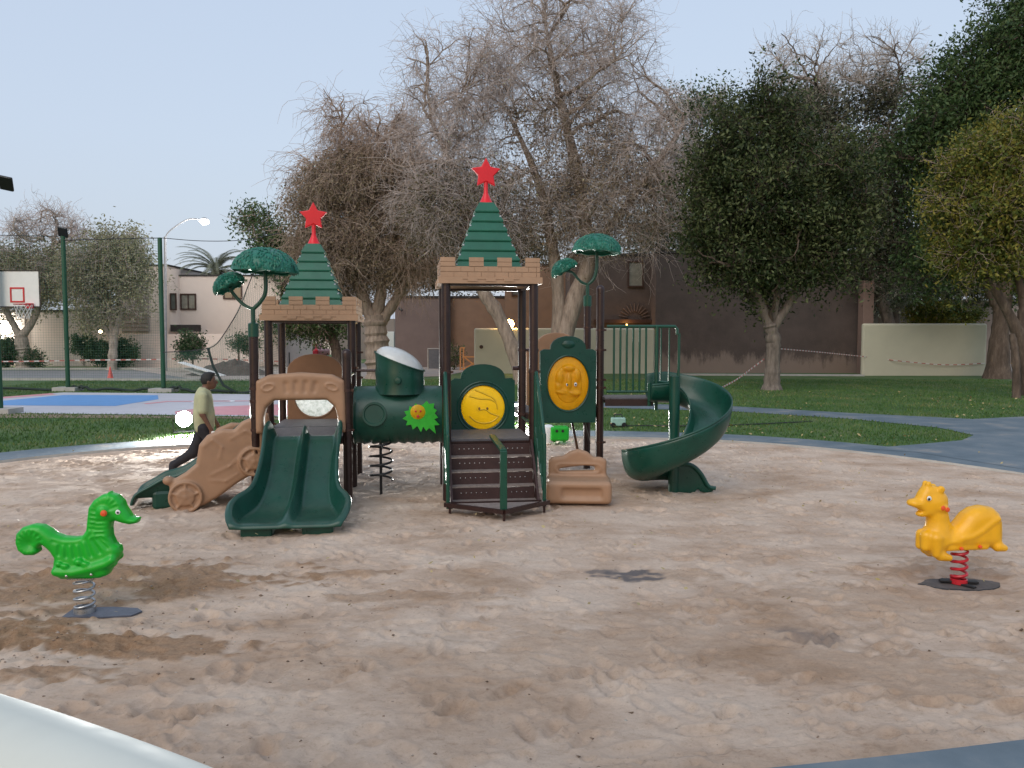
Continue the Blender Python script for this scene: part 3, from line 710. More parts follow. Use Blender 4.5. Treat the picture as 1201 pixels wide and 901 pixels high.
# street lamp
bs = P(194, 432, 50); z0 = 0
t = thing('street_lamp', (bs.x, 50, 0), 0, 'tall grey street lamp with a curved arm and lit head', 'street lamp')
top = P(193.5, 272, 50); hd = P(237, 259.5, 50)
mb = MB(); mb.tube([(bs.x, 50, 0), (top.x, 50, top.z-.3)], [.11, .08], 12); mb.build('pole', simple('grey_lamp_pole', (.30, .30, .31), .5), t, smooth=True)
mb = MB(); mb.tube(smooth_path([(top.x, 50, top.z-.35), (top.x+.35, 50, top.z+.1), (hd.x-.9, 50, hd.z+.1), (hd.x-.1, 50, hd.z+.1)], 12), .045, 8); mb.build('arm', bpy.data.materials['grey_lamp_pole'], t, smooth=True)
mb = MB(); mb.lathe([(.001, -.12), (.2, -.06), (.24, .0), (.15, .08), (.001, .12)], (hd.x+.15, 50, hd.z+.12), 16, ); mb.build('lamp_head', bpy.data.materials['grey_lamp_pole'], t, smooth=True)
mb = MB(); mb.lathe([(.001, -.2), (.2, -.14), (.3, 0), (.2, .04), (.001, .05)], (hd.x+.15, 50, hd.z-.02), 18); mb.build('lit_lens', emit('street_lamp_glow', (1, .99, .95), 30), t, smooth=True)
l = bpy.data.lights.new('street_light', 'POINT'); l.energy = 500; l.shadow_soft_size = .2; lo = bpy.data.objects.new('street_light', l); scn.collection.objects.link(lo); lo.parent = t; lo.location = (hd.x+.15-bs.x, 0, hd.z-.5)

# ------------------------------------------------------------------ court fence: poles, nets, floodlight heads
def netpole(x, y, h, label, head=True, hx=0):
    t = thing('net_pole', (x, y, 0), 0, label, 'pole', 'green poles of the court net')
    MB().tube([(x, y, 0), (x, y, h)], .085, 14).build('pole', M['netgreen'], t, smooth=True)
    MB().box((x, y, .07), (.9, .7, .16)).build('footing', M['concrete'], t)
    if head:
        a = V3(x+.05+hx, y-.1, h+.14)
        Mx = Matrix.Rotation(radians(35), 4, 'X') @ Matrix.Rotation(radians(14), 4, 'Y')
        bevel(MB().box(a, (.36, .08, .42), M=Mx).build('flood_head', M['black'], t), .03)
        MB().box(a+V3(0, -.046, .02), (.27, .012, .32), M=Mx).build('lamp_glass', M['dullglass'], t)
        MB().tube([(x, y, h-.05), (x+hx*.5, y, h+.12), a], .03, 8).build('bracket', M['black'], t)
    return t
M['netgreen'] = simple('net_pole_green', (.008, .075, .035), .4, .15, 3)
M['net'] = simple('net_twine', (.05, .14, .10), .8, .1, 8)
q0 = G(1, 485); q1 = G(80, 458.5); q2 = G(192, 460)
h1_ = P(79, 277, q1.y).z; h2_ = P(192, 279, q2.y).z; h0_ = P(1, 222, q0.y).z
netpole(q0.x-.02, q0.y, h0_, 'green net pole nearest the camera at the left edge, floodlight on top', True, .42)
netpole(q1.x, q1.y, h1_, 'green net pole with a small floodlight head, left of the street lamp')
netpole(q2.x, q2.y, h2_, 'green net pole standing in front of the street lamp', False)
q3 = G(330, 463); ql = G(-420, 462)
def net(a, b2, h, label, top=None, cell=.10, wire=.0065, sag=0.0, z0=.12):
    t = thing('court_net', ((a.x+b2.x)/2, (a.y+b2.y)/2, 0), 0, label, 'net', 'green nets round the court')
    L = (b2-a).length; d = (b2-a)/L; n = int(L/cell); mm = int(h/cell); Pt = []
    def pt(u, w):
        hh = (top(u) if top else h); z = z0+(hh-z0)*w-sag*4*u*(1-u)*w
        bl = .12*sin(u*11)*(1-w)+.06*sin(u*23+w*5); nrm = Vector((-d.y, d.x, 0)); p = a+d*(L*u)+nrm*bl; return (p.x, p.y, z)
    K = 9
    A = np.array([[pt(i/n, k/(K-1)) for k in range(K)] for i in range(n+1)])
    B = np.array([[pt(k/(K-1), j/mm) for k in range(K)] for j in range(mm+1)])
    v, q = tubes_np(np.concatenate([A, B]), np.full((len(A)+len(B), K), wire/2), 3)
    place('mesh', npmesh('net_mesh', v, quads=q), M['net'], t)
    mb = MB(); mb.tube([pt(u, 1) for u in np.linspace(0, 1, 24)], .018, 6); mb.build('top_rope', M['black'], t)
    rr = np.random.RandomState(int(L*10)); mb = MB()
    mb.tube([tuple(Vector(pt(u, 0))+V3(0, -.1, .0+.05*sin(u*17)+.12*max(0, sin(u*5+1))*rr.rand()-.04)) for u in np.linspace(0, 1, 40)], .055, 6); mb.build('gathered_hem', M['hem'], t)
    return t
M['hem'] = simple('dark_net_hem', (.02, .035, .03), .9, .2, 9)
net(Vector((ql.x, ql.y, 0)), q1, h1_, 'green netting of the court left of the floodlight pole')
net(q1, q2, h2_, 'green netting of the court between the two tall green poles')
tp = smooth_path([(0, 0, 1.55), (.2, 0, 1.6), (.40, 0, 1.72), (.52, 0, 2.1), (.66, 0, 3.2), (.80, 0, 4.5), (1, 0, 5.4)], 60)
tag(MB().tube(smooth_path([(q2.x, q2.y, h2_), (q2.x+1.6, q2.y, h2_-.12), (q2.x+3.2, q2.y-.1, h2_-.1), (q3.x, q3.y, h2_)], 16), .014, 5).build('net_rope', M['black']), 'thin rope running right from the top of the second tall pole', 'rope')
net(q2, q3, h2_, 'green netting sagging to a low curve right of the street lamp', top=lambda u: float(np.interp(u, tp[:, 0], tp[:, 2])))
# fallen net props
t = thing('net_prop', (G(262, 463).x, G(262, 463).y, 0), 0, 'dark leaning prop holding the sagging net near the dirt heap', 'pole')
a = G(277, 462); MB().tube([a+V3(0, 0, .05), P(262, 452, a.y), P(250, 430, a.y), P(244, 409, a.y)], .05, 8).build('pole', M['hem'], t, smooth=True)

# basketball board
Yb = 22.5; sc = Yb/936
t = thing('basketball_hoop', (P(-40, 400, Yb).x, Yb+1.3, 0), 0, 'white basketball backboard with red square and red rim at the left edge', 'basketball hoop')
a, c = P(-24, 360.5, Yb), P(46, 317, Yb)
bevel(MB().box(((a.x+c.x)/2, Yb, (a.z+c.z)/2), (c.x-a.x, .05, c.z-a.z)).build('backboard', M['white'], t), .01)
def rectline(x0, y0, x1, y1, w, mat, nm, Y):
    p, q = P(x0, y1, Y), P(x1, y0, Y); mb = MB(); cx, cz = (p.x+q.x)/2, (p.z+q.z)/2
    mb.box((cx, Y, p.z), (q.x-p.x+w, .012, w)).box((cx, Y, q.z), (q.x-p.x+w, .012, w)).box((p.x, Y, cz), (w, .012, q.z-p.z-w)).box((q.x, Y, cz), (w, .012, q.z-p.z-w))
    return mb.build(nm, mat, t)
M['hoopred'] = simple('red_hoop_paint', (.55, .02, .03), .4)
rectline(13, 338, 27.5, 354, .045, M['hoopred'], 'target_square', Yb-.03); rectline(-23.5, 317.6, 45.6, 360, .03, M['black'], 'board_edge', Yb-.03)
r0 = P(28, 357, Yb-.35); cR = V3(r0.x, Yb-.38, r0.z)
MB().tube([cR+V3(.23*cos(u), .23*sin(u), 0) for u in np.linspace(0, 2*pi, 28, endpoint=False)], .012, 6, closed=True).build('rim', M['hoopred'], t)
MB().box((cR.x, Yb-.09, cR.z-.03), (.16, .12, .14)).build('rim_bracket', M['hoopred'], t)
mb = MB()
for i in range(12):
    for s in (1, -1):
        mb.tube([cR+V3(.23*cos(u0)*(1-.4*k/4), .23*sin(u0)*(1-.4*k/4), -.10*k) for k in range(5) for u0 in [2*pi*(i+s*k*.5)/12]], .005, 3)
mb.build('net', M['white'], t)
mb = MB(); xb = (a.x+c.x)/2; mb.tube([(xb, Yb+.11, (a.z+c.z)/2), (xb-.9, Yb+.3, (a.z+c.z)/2-.2), (xb-2.2, Yb+.5, 2.9), (xb-2.3, Yb+.5, 0)], .08, 10); mb.build('post', M['netgreen'], t)

# barrier tape, cone, dirt heap, boards
M['tapew'] = simple('tape_white', (.62, .6, .58), .5); M['taper'] = simple('tape_red', (.40, .12, .10), .5)
def tape(pts, label, w=.07, seg=.35):
    Q = smooth_path(pts, 60); L = np.concatenate([[0], np.cumsum(np.linalg.norm(np.diff(Q, axis=0), axis=1))]); n = int(L[-1]/seg)
    t = thing('barrier_tape', tuple(Q[30][:2])+(0,), 0, label, 'barrier tape', 'red and white barrier tapes')
    for k, mt in ((0, 'tapew'), (1, 'taper')):
        mb = MB()
        for i in range(k, n, 2):
            p, q = [Vector([np.interp(l_, L, Q[:, c_]) for c_ in range(3)]) for l_ in (i*seg, (i+1)*seg)]
            mb.bar(p, q, .012, w)
        tag(mb.build('white_band' if k == 0 else 'red_band', M[mt], t), kind='stuff')
tape([P(-80, 424, 50), P(20, 424, 50), P(100, 422.5, 50), P(160, 422, 50), P(240, 421, 50), P(330, 424, 50)], 'red and white barrier tape strung before the left shrubs and wall', .07, .32)
tape([P(838, 458, 27), P(850, 453, 28.5), P(866, 444, 30), P(882, 432, 31.5), P(898, 420, 32.4)], 'barrier tape falling from the round tree trunk to the lawn by the slide', .05, .16)
tape([P(908, 408.5, 32.75), P(960, 413, 38), P(1010, 418, 43.7), P(1060, 424, 43.8), P(1110, 428, 43.85), P(1158, 426, 43.9)], 'barrier tape stretched from the round tree along the cream wall', .045, .22)
a = G(129.5, 445); t = thing('traffic_cone', a, 0, 'small reddish traffic cone standing on the far grey road', 'cone')
M['cone'] = simple('cone_plastic', (.62, .10, .08), .5)
MB().lathe([(.15, .03), (.14, .06), (.03, .62), (.02, .63), (.001, .63)], a, 16).build('cone_body', M['cone'], t, smooth=True)
MB().box(a+V3(0, 0, .02), (.36, .36, .035)).build('cone_base', M['cone'], t)
# heap of soil
a = G(272, 440); N = 60; xx = np.linspace(-2.7, 2.7, N); yy = np.linspace(-1.6, 1.6, 40); XX, YY = np.meshgrid(xx, yy)
ZZ = .85*np.exp(-((XX-.3)/1.3)**2-(YY/.8)**2)+.35*np.exp(-((XX+1.3)/.9)**2-(YY/.7)**2)+.35*vnoise(XX, YY, .35, 3)*np.exp(-((XX)/1.9)**2-(YY/1)**2)+.15*vnoise(XX, YY, .12, 4)*np.exp(-((XX)/1.9)**2-(YY/1)**2)-.05
mb = MB(); mb.grid(np.stack([XX+a.x, YY+a.y, ZZ], -1)); tag(mb.build('dirt_heap', simple('dark_soil', (.10, .08, .07), .95, .3, 8, bmp=.6, bscale=25), smooth=True), 'heap of dark soil beyond the court with pale boards on it', 'soil heap')
for i, (p0, p1, lb) in enumerate((((212, 425), (262, 441), 'long pale board lying across the soil heap'), ((218, 432), (240, 440), 'short grey board leaning against the soil heap'))):
    A, B = P(p0[0], p0[1], a.y-1), P(p1[0], p1[1], a.y-1.6); t = tag(bevel(MB().bar(A, B, .55, .05).build('board', M['concrete'] if i else M['white']), .01), lb, 'board', 'boards on the soil heap')
# gate panel, orange frame, bollard, slide leaf items
a, c = P(502, 430, 53), P(525, 409, 53); t = thing('gate_panel', ((a.x+c.x)/2, 53, 0), 0, 'grey panel gate in a pale metal frame before the brown annex', 'gate')
mb = MB(); MB().box(((a.x+c.x)/2, 53, c.z/2), (c.x-a.x-.1, .04, c.z-.1)).build('panel', simple('grey_panel', (.12, .125, .14), .6), t)
mb.tube([(a.x, 53, 0), (a.x, 53, c.z), (c.x, 53, c.z), (c.x, 53, 0)], .04, 8); mb.tube([(c.x+.55, 53, 0), (c.x+.55, 53, c.z)], .04, 8); mb.build('frame', M['concrete'], t)
for xx in (536,): pass
M['wood'] = simple('orange_lit_wood', (.52, .25, .10), .7, .2, 6)
a, c = P(540, 429, 51), P(556, 408, 51); t = thing('wooden_frame', ((a.x+c.x)/2, 51, 0), 0, 'small orange-brown timber frame beside the cream garden wall', 'timber frame')
for (p, q) in (((a.x, 51, 0), (a.x, 51, c.z)), ((a.x+.2, 51, 0), (a.x+.2, 51, c.z)), ((a.x, 51, c.z), (a.x+.3, 51, c.z)), ((a.x+.2, 51, c.z*.6), (c.x+.6, 51, c.z*.6)), ((a.x+.3, 51, .15), (c.x+.6, 51, c.z*.55)), ((a.x+.2, 51.02, c.z*.62), (c.x+.3, 51.02, .1)), ((a.x, 51, .1), (c.x+.6, 51, .1))):
    MB().bar(p, q, .09, .09, (0, 1, 0.01)).build('timber', M['wood'], t)
a = G(339.5, 433); t = thing('bollard', a, 0, 'thin dark bollard on the road edge seen through the left tower', 'bollard')
MB().tube([a, a+V3(0, 0, 1.05)], .045, 10).build('post', M['black'], t); MB().lathe([(.06, 1.05), (.05, 1.1), (.001, 1.12)], a, 10).build('cap', M['black'], t)
# ------------------------------------------------------------------ the playset
TH = radians(7); PO = V3(-.872, 10.6, 0); Ux = V3(cos(TH), sin(TH), 0); Vx = V3(-sin(TH), cos(TH), 0)
def L(u, v, z=0): return PO+Ux*u+Vx*v+V3(0, 0, z)
def frameM(u, v, z=0, rz=0):      # local x = u, local y = v
    return Matrix.Translation(L(u, v, z)) @ Matrix.Rotation(TH+rz, 4, 'Z')
play = thing('castle_playset', tuple(PO), TH, 'large green, brown and tan playset with two star-topped castle towers, slides and a tunnel', 'playset')
ZM, ZL = .78, .85

def clamp_ring(p, par, r=.068):
    MB().tube([p+V3(0, 0, -.018), p+V3(0, 0, .018)], r, 16).box(p+V3(.075, -.01, 0), (.035, .03, .03)).build('clamp', M['brownclamp'], par, smooth=True)
M['brownclamp'] = simple('brown_clamp', (.05, .022, .018), .25, .2, 9)
def post(u, v, z1, cap=None, clamps=(), z0=-.3):
    p = L(u, v); mb = MB(); prof = [(.06, z0), (.06, z1)]
    mb.lathe(prof, p, 20); o = mb.build('post', M['brown'], play, smooth=True)
    if cap == 'dome':
        MB().lathe([(.063, z1-.04), (.063, z1)]+[(.063*cos(t), z1+.063*sin(t)) for t in np.linspace(.1, pi/2-.02, 8)], p, 20).build('cap', M['brown'], o, smooth=True)
    for z in clamps: clamp_ring(p+V3(0, 0, z), o)
    return o
Z0 = {}
post(0, 0, 2.85, clamps=(.55, 1.68)); post(1.17, 0, 2.85, clamps=(.6, 1.68)); post(1.17, 1.17, 2.85, clamps=(1.0, 1.95)); post(0, 1.17, 2.85)
post(-2.49, 1.14, 2.38, clamps=(.9, 1.3)); post(-1.32, 1.14, 2.38, clamps=(1.7,)); post(-1.32, 2.31, 2.38, clamps=(1.5, 1.9)); post(-2.49, 2.31, 2.38)
post(-2.47, -.03, 2.22, clamps=(.95, 1.32, 1.48)); post(-1.30, -.03, 1.93, 'dome', clamps=(.93, 1.45))
post(2.36, 1.17, 2.86, 'dome', clamps=(.55, 1.38, 1.5, 1.95, 2.25)); post(2.42, 2.34, 2.72, clamps=(2.3,))
# hand bars between posts
def pbar(a, b, r=.018, name='cross_bar', mat='greenmetal'): return MB().tube([a, b], r, 8).build(name, M[mat], play, smooth=True)
pbar(L(-1.3, -.03, 1.62), L(-1.3, 1.14, 1.62)); pbar(L(-1.3, 1.14, 1.66), L(-.9, 1.14, 1.66), .02, mat='brownclamp'); pbar(L(1.17, 0, .95), L(1.17, 1.17, .95)); pbar(L(1.17, 1.17, 1.95), L(1.42, 1.17, 1.95), .022, mat='brownclamp')
pbar(L(1.03, 1.17, 1.68), L(1.17, 1.17, 1.68), .03, mat='brownclamp')

def deck(u0, u1, v0, v1, z, nm='deck'):
    c = L((u0+u1)/2, (v0+v1)/2, z-.02)
    o = MB().box(c, (u1-u0, v1-v0, .035), TH).build(nm, M['deck'], play)
    mb = MB()
    for (a, b2) in (((u0, v0), (u1, v0)), ((u1, v0), (u1, v1)), ((u1, v1), (u0, v1)), ((u0, v1), (u0, v0))):
        mb.bar(L(a[0], a[1], z-.065), L(b2[0], b2[1], z-.065), .03, .075)
    mb.build('deck_rim', M['brown'], o)
    return o
deck(.03, 1.14, .0, 1.17, ZM); deck(-2.46, -1.33, -.03, 1.12, ZL); deck(-2.46, -1.33, 1.15, 2.31, ZL+.003); deck(1.2, 2.33, 1.2, 2.34, 1.02)

# castle roofs
def castle(u0, v0, s, zb, label=None):
    c = (u0+s/2, v0+s/2); B = frameM(c[0], c[1], 0)
    hw = s/2+.075
    # parapet: four walls of block courses with crenels
    for k in range(4):
        R = B @ Matrix.Rotation(k*pi/2, 4, 'Z'); mb = MB()
        def bx(x0, x1, z0, z1, y0, y1): mb.box((0, 0, 0), (0, 0, 0)) if False else mb.add([R @ Vector((x, y, z)) for x in (x0, x1) for y in (y0, y1) for z in (z0, z1)], [(0, 1, 3, 2), (4, 6, 7, 5), (0, 4, 5, 1), (2, 3, 7, 6), (0, 2, 6, 4), (1, 5, 7, 3)])
        sx = hw+.03
        bx(-sx, sx-.075, zb, zb+.085, -hw-.03, -hw+.045)                       # ledge
        w = 2*hw-.04
        for r_ in range(2):                                                 # courses
            z0 = zb+.088+r_*.068; off = (.09 if r_ else 0)
            xs_ = [-hw]+[-hw+off+.18*i for i in range(1, 8) if -hw+off+.18*i < hw-.12]+[hw-.045]
            for a_, b_ in zip(xs_[:-1], xs_[1:]): bx(a_+.0, b_-.006, z0, z0+.060, -hw+.001*r_, -hw+.045)
        bx(-hw+.01, hw-.046, zb+.085, zb+.225, -hw+.010, -hw+.043)
        z2 = zb+.225; cw_ = 2*hw/6.9
        for i in range(4):
            xc = -hw+cw_*.52*1.0+i*(2*hw-cw_*1.04)/3; x1 = min(xc+cw_*.5, hw-.045)
            for r_ in range(2): bx(xc-cw_*.5, x1, z2+r_*.062, z2+r_*.062+.055, -hw+.002*r_, -hw+.045)
            bx(xc-cw_*.48, x1-.003, z2-.004, z2+.116, -hw+.010, -hw+.042)
        for i in range(3):
            xc = (i-1)*.24; bx(xc-.065, xc+.065, zb+.026, zb+.062, -hw-.042, -hw-.02)
        bx(-.37, .37, zb+.055, zb+.068, -hw-.038, -hw-.02)
        mb.build('parapet', M['tanroof'], play)
    f = MB(); g_ = s/2
    for (a_, b_) in (((-g_, -g_), (g_, -g_)), ((g_, -g_), (g_, g_)), ((g_, g_), (-g_, g_)), ((-g_, g_), (-g_, -g_))): f.bar(B @ Vector((a_[0], a_[1], zb-.012)), B @ Vector((b_[0], b_[1], zb-.012)), .03, .035)
    f.build('roof_frame', M['brown'], play)
    # pyramid roof of overlapping tiers
    n = 7; zt0 = zb+.18; zt1 = zb+1.145; w0, w1 = .465, .11
    for i in range(n):
        a0 = i/n; a1 = (i+1)/n; za = zt0+(zt1-zt0)*a0; zc = zt0+(zt1-zt0)*a1; wa = w0+(w1-w0)*a0+.006; wc = w0+(w1-w0)*a1-.012
        v = []
        for (w, z) in ((wa, za), (wa+.004, za+.022), (wc, zc+.01), (wc-.03, zc+.01), (wa-.03, za)):
            v += [B @ Vector((x*w, y*w, z)) for x, y in ((-1, -1), (1, -1), (1, 1), (-1, 1))]
        fc = []
        for r_ in range(4):
            for j in range(4): fc.append((r_*4+j, r_*4+(j+1) % 4, r_*4+4+(j+1) % 4, r_*4+4+j))
        fc.append((16, 17, 18, 19)) if i else None
        for j in range(4): fc.append((j, (j+1) % 4, 16+(j+1) % 4, 16+j))
        mb = MB().add(v, fc); bevel(mb.build('roof_tier', M['greenroof'], play), .004)
    # corner bolts down the hips
    for j, (x, y) in enumerate(((-1, -1), (1, -1))):
        for i in range(6):
            a_ = (i+.6)/n; w = w0+(w1-w0)*a_; p = B @ Vector((x*w, y*w, zt0+(zt1-zt0)*a_))
            MB().lathe([(.001, -.016), (.014, -.008), (.014, .008), (.001, .016)], p, 8).build('hip_bolt', M['steel'], play)
    # star finial
    zs = zt1; mb = MB()
    mb.lathe([(.105, zs), (.085, zs+.03), (.042, zs+.12), (.03, zs+.16), (.028, zs+.30)], B @ Vector((0, 0, 0)), 4 if False else 16)
    fin = mb.build('star_finial', M['red'], play, smooth=True)
    zc = zs+.42; pts = []
    for i in range(10):
        r_ = .215 if i % 2 == 0 else .112; t = pi/2+i*pi/5; pts.append((r_*cos(t), zc+r_*sin(t)))
    o = MB().prism(pts, -.03, .03, B).build('star', M['red'], fin); bevel(o, .012, 3)
castle(0, 0, 1.17, 2.85); castle(-2.49, 1.14, 1.17, 2.38)

# panels with a round window
def around(outer, c, n=72):
    """points of a star-shaped outline seen from c at even angles, corners included"""
    A = [(x-c[0], z-c[1]) for x, z in outer]; k = len(A)
    an = sorted(set([round(t, 5) for t in np.linspace(-pi, pi, n, endpoint=False)]+[round(atan2(z, x), 5) for x, z in A])); out = []
    for t in an:
        d = (cos(t), sin(t)); best = None
        for i in range(k):
            (x1, z1), (x2, z2) = A[i], A[(i+1) % k]; ex, ez = x2-x1, z2-z1; den = d[0]*ez-d[1]*ex
            if abs(den) < 1e-12: continue
            s = (x1*ez-z1*ex)/den; w = (x1*d[1]-z1*d[0])/den
            if s > 0 and -1e-6 <= w <= 1+1e-6: best = s if best is None else max(best, s)
        out.append((t, (c[0]+d[0]*best, c[1]+d[1]*best)))
    return out
def arch_outline(hw, z0, zs, zt, ax, step=True, n=14):
    pts = [(-hw, z0), (hw, z0), (hw, zs)]
    if step: pts += [(hw-.05, zs+.03), (ax+.10, zs+.035)]
    for t in np.linspace(0, pi, n):
        pts.append((ax*cos(t)*(1 if step else 1), zs+.03+(zt-zs-.03)*sin(t)**.85))
    if step: pts += [(-ax-.10, zs+.035), (-hw+.05, zs+.03)]
    pts.append((-hw, zs)); return pts
def ring_panel(name, B, outline, c, rx, rz, th, mat, ridges=1):
    Q = around(outline, c); o_p = [q[1] for q in Q]; i_p = [(c[0]+rx*cos(q[0]), c[1]+rz*sin(q[0])) for q in Q]
    o = MB().ring(o_p, i_p, -th/2, th/2, B).build(name, mat, play); bevel(o, .014, 3)
    for k in range(ridges):
        r1, r2 = 1.05+.13*k, 1.10+.13*k
        mb = MB(); n = 48
        mb.tube([B @ Vector((c[0]+rx*r1*cos(t), -th/2-.002, c[1]+rz*r1*sin(t))) for t in np.linspace(0, 2*pi, n, endpoint=False)], .013, 6, closed=True)
        mb.build('moulded_ring', mat, o, smooth=True)
    return o
# yellow face panel of the middle tower
B = frameM(.585, 1.17, 0)
pM = ring_panel('face_panel', B, arch_outline(.475, .74, 1.50, 1.745, .33), (0, 1.10), .325, .325, .07, M['green'], 2)
def rel(B, w0):
    def f(x, z, y): return B @ Vector((x, y, z))
    return f
MB().lathe([(.001, -.03), (.30, -.03), (.325, -.012), (.325, .012), (.001, .012)], (0, 0, 0), 48, M=B @ Matrix.Translation((0, -.005, 1.10)) @ Matrix.Rotation(-pi/2, 4, 'X')).build('window_disc', M['yellow'], pM, smooth=True)
Wp = lambda x, z, y=-.03: B @ Vector((x, y, 1.10+z))
mb = MB()
mb.tube([Wp(*p) for p in smooth_path([(-.12, .26, 0), (.03, .2, 0), (.16, .13, 0), (.2, .05, 0), (.215, -.03, 0)], 16)[:, :2]], .013, 6)
mb.tube([Wp(*p) for p in smooth_path([(-.2, .17, 0), (-.05, .13, 0), (.1, .12, 0), (.18, .08, 0)], 14)[:, :2]], .012, 6)
mb.tube([Wp(*p) for p in smooth_path([(-.06, -.04, 0), (.03, -.03, 0), (.12, -.09, 0), (.235, -.13, 0)], 14)[:, :2]], .013, 6)
mb.tube([Wp(*p) for p in smooth_path([(-.2, -.13, 0), (-.1, -.21, 0), (.04, -.235, 0), (.16, -.2, 0), (.235, -.13, 0)], 16)[:, :2]], .013, 6)
mb.tube([Wp(*p) for p in smooth_path([(-.08, .02, 0), (-.09, -.03, 0), (-.06, -.06, 0)], 8)[:, :2]], .007, 6)
mb.build('face_relief', M['yellowline'] if 'yellowline' in M else M.setdefault('yellowline', simple('yellow_relief', (.78, .5, .015), .4, .05)), pM, smooth=True)
for x in (-.055, .065):
    MB().lathe([(.001, -.008), (.014, -.005), (.016, 0), (.001, .0)], (0, 0, 0), 12, M=B @ Matrix.Translation((x, -.036, 1.085)) @ Matrix.Rotation(-pi/2, 4, 'X') @ Matrix.Diagonal((1, 1.4, 1, 1))).build('eye', simple('painted_eye', (.25, .13, .02), .4) if x < 0 else bpy.data.materials['painted_eye'], pM)
# amber face panel of the right tower
B = frameM(1.86, 1.13, 0)
pR = ring_panel('face_panel', B, arch_outline(.425, .86, 1.93, 2.16, .27), (0, 1.45), .31, .40, .08, M['green'], 1)
MB().lathe([(.001, -.045), (.24, -.04), (.31, -.01), (.31, .015), (.001, .015)], (0, 0, 0), 48, M=B @ Matrix.Translation((0, -.01, 1.45)) @ Matrix.Diagonal((1, 1, 1.29, 1)) @ Matrix.Rotation(-pi/2, 4, 'X')).build('window_disc', M['amber'], pR, smooth=True)
MB().lathe([(.001, -.02), (.07, -.015), (.10, 0), (.001, .01)], (0, 0, 0), 24, M=B @ Matrix.Translation((0, -.045, 2.035)) @ Matrix.Diagonal((1, 1, .6, 1)) @ Matrix.Rotation(-pi/2, 4, 'X')).build('boss', M['green'], pR, smooth=True)
def facefn(X):
    x, y, z = X
    d = ell(X, (0, 0, 0), (.215, .035, .30))
    for (cx, cz, rx_, rz_, k) in ((0, .03, .045, .13, .05), (-.13, .1, .055, .1, .035), (.13, .12, .05, .1, .035), (0, .23, .09, .05, .04), (-.1, -.12, .09, .035, .03), (.08, -.15, .10, .04, .035), (-.15, -.04, .04, .06, .03)):
        d = smin(d, ell(X, (cx, -.022, cz), (rx_, k, rz_)), .015)
    d = smax(d, -cone(X, (-.12, -.055, -.1), (.1, -.055, -.2), .018, .018), .01)
    return d
sdf_obj('face_relief', facefn, (-.24, -.09, -.33), (.24, .05, .33), .011, M['amber'], pR, B @ Matrix.Translation((0, -.045, 1.45)))
for x in (-.02, .10):
    MB().lathe([(.001, -.012), (.02, -.008), (.024, .004), (.001, .004)], (0, 0, 0), 14, M=B @ Matrix.Translation((x, -.093, 1.44)) @ Matrix.Rotation(-pi/2, 4, 'X') @ Matrix.Diagonal((1, 1.3, 1, 1))).build('eye_white', M['white'], pR)
    MB().lathe([(.001, -.008), (.011, -.006), (.013, .0), (.001, .002)], (0, 0, 0), 12, M=B @ Matrix.Translation((x, -.105, 1.437)) @ Matrix.Rotation(-pi/2, 4, 'X')).build('eye', M['black'], pR)
m, nt, b = newmat('clear_disc'); M['cleardisc'] = m
n_ = noise(nt, 16, 6, .7); r_c = ramp(nt, n_.outputs['Fac'], [(.35, (.50, .54, .50)), (.5, (.76, .79, .78)), (.65, (.92, .93, .92))]); nt.links.new(r_c.outputs[0], b.inputs['Base Color'])
b.inputs['Transmission Weight'].default_value = .35; b.inputs['Roughness'].default_value = .35; bump(nt, b, n_.outputs['Fac'], .6, .02)
tr_ = nd(nt, 'ShaderNodeBsdfTranslucent'); nt.links.new(r_c.outputs[0], tr_.inputs[0]); mx_ = nd(nt, 'ShaderNodeMixShader'); mx_.inputs[0].default_value = .5
o_n = [x for x in nt.nodes if x.type == 'OUTPUT_MATERIAL'][0]; nt.links.new(b.outputs[0], mx_.inputs[1]); nt.links.new(tr_.outputs[0], mx_.inputs[2]); nt.links.new(mx_.outputs[0], o_n.inputs[0])
# tan panel with round clear window behind the left tower
B = frameM(-1.98, 2.27, 0)
pT = ring_panel('bubble_panel', B, arch_outline(.43, .80, 1.55, 1.88, .43, step=False), (0, 1.20), .315, .315, .06, M['tanpanel'] if 'tanpanel' in M else M.setdefault('tanpanel', simple('brown_tan_plastic', (.235, .12, .06), .5, .1, 5)), 1)
MB().lathe([(.315, 0), (.29, -.018), (.22, -.032), (.12, -.040), (.001, -.043)], (0, 0, 0), 40, M=B @ Matrix.Translation((0, .0, 1.20)) @ Matrix.Rotation(-pi/2, 4, 'X')).build('window_disc', M['cleardisc'], pT, smooth=True)
# tan panel seen behind the right tower
B = frameM(1.9, 2.34, 0)
o = MB().prism(arch_outline(.5, 1.02, 1.95, 2.22, .34), -.03, .03, B).build('back_panel', M['tan'], play); bevel(o, .015, 3)
# slide entry arch, tan, with moulded flutes
B = frameM(-1.885, -.03, 0)
def archfn(X):
    x, y, z = X
    d2 = poly2(x, z, [(-.575, .90), (-.47, .90), (-.465, 1.12), (-.43, 1.24), (-.33, 1.33), (.33, 1.33), (.43, 1.24), (.465, 1.12), (.47, .90), (.575, .90), (.57, 1.30), (.56, 1.58), (.40, 1.66), (0, 1.69), (-.40, 1.66), (-.56, 1.58), (-.57, 1.30)])
    d = extr(X, d2-.0, 0, .085, .05)
    for i in range(4): d = smax(d, -cone(X, (-.18+.125*i, -.10, 1.56-.01*abs(i-1.5)), (-.17+.115*i, -.10, 1.45), .032, .028), .03)
    for s in (-1, 1):
        rg = np.abs(np.sqrt(((x-s*.40)*1.0-(0))**2+((z-1.50)*1.7+s*(x-s*.4)*.4)**2)-.075)-.010
        d = smin(d, np.maximum(rg, np.abs(y+.085)-.012), .012)
    return d
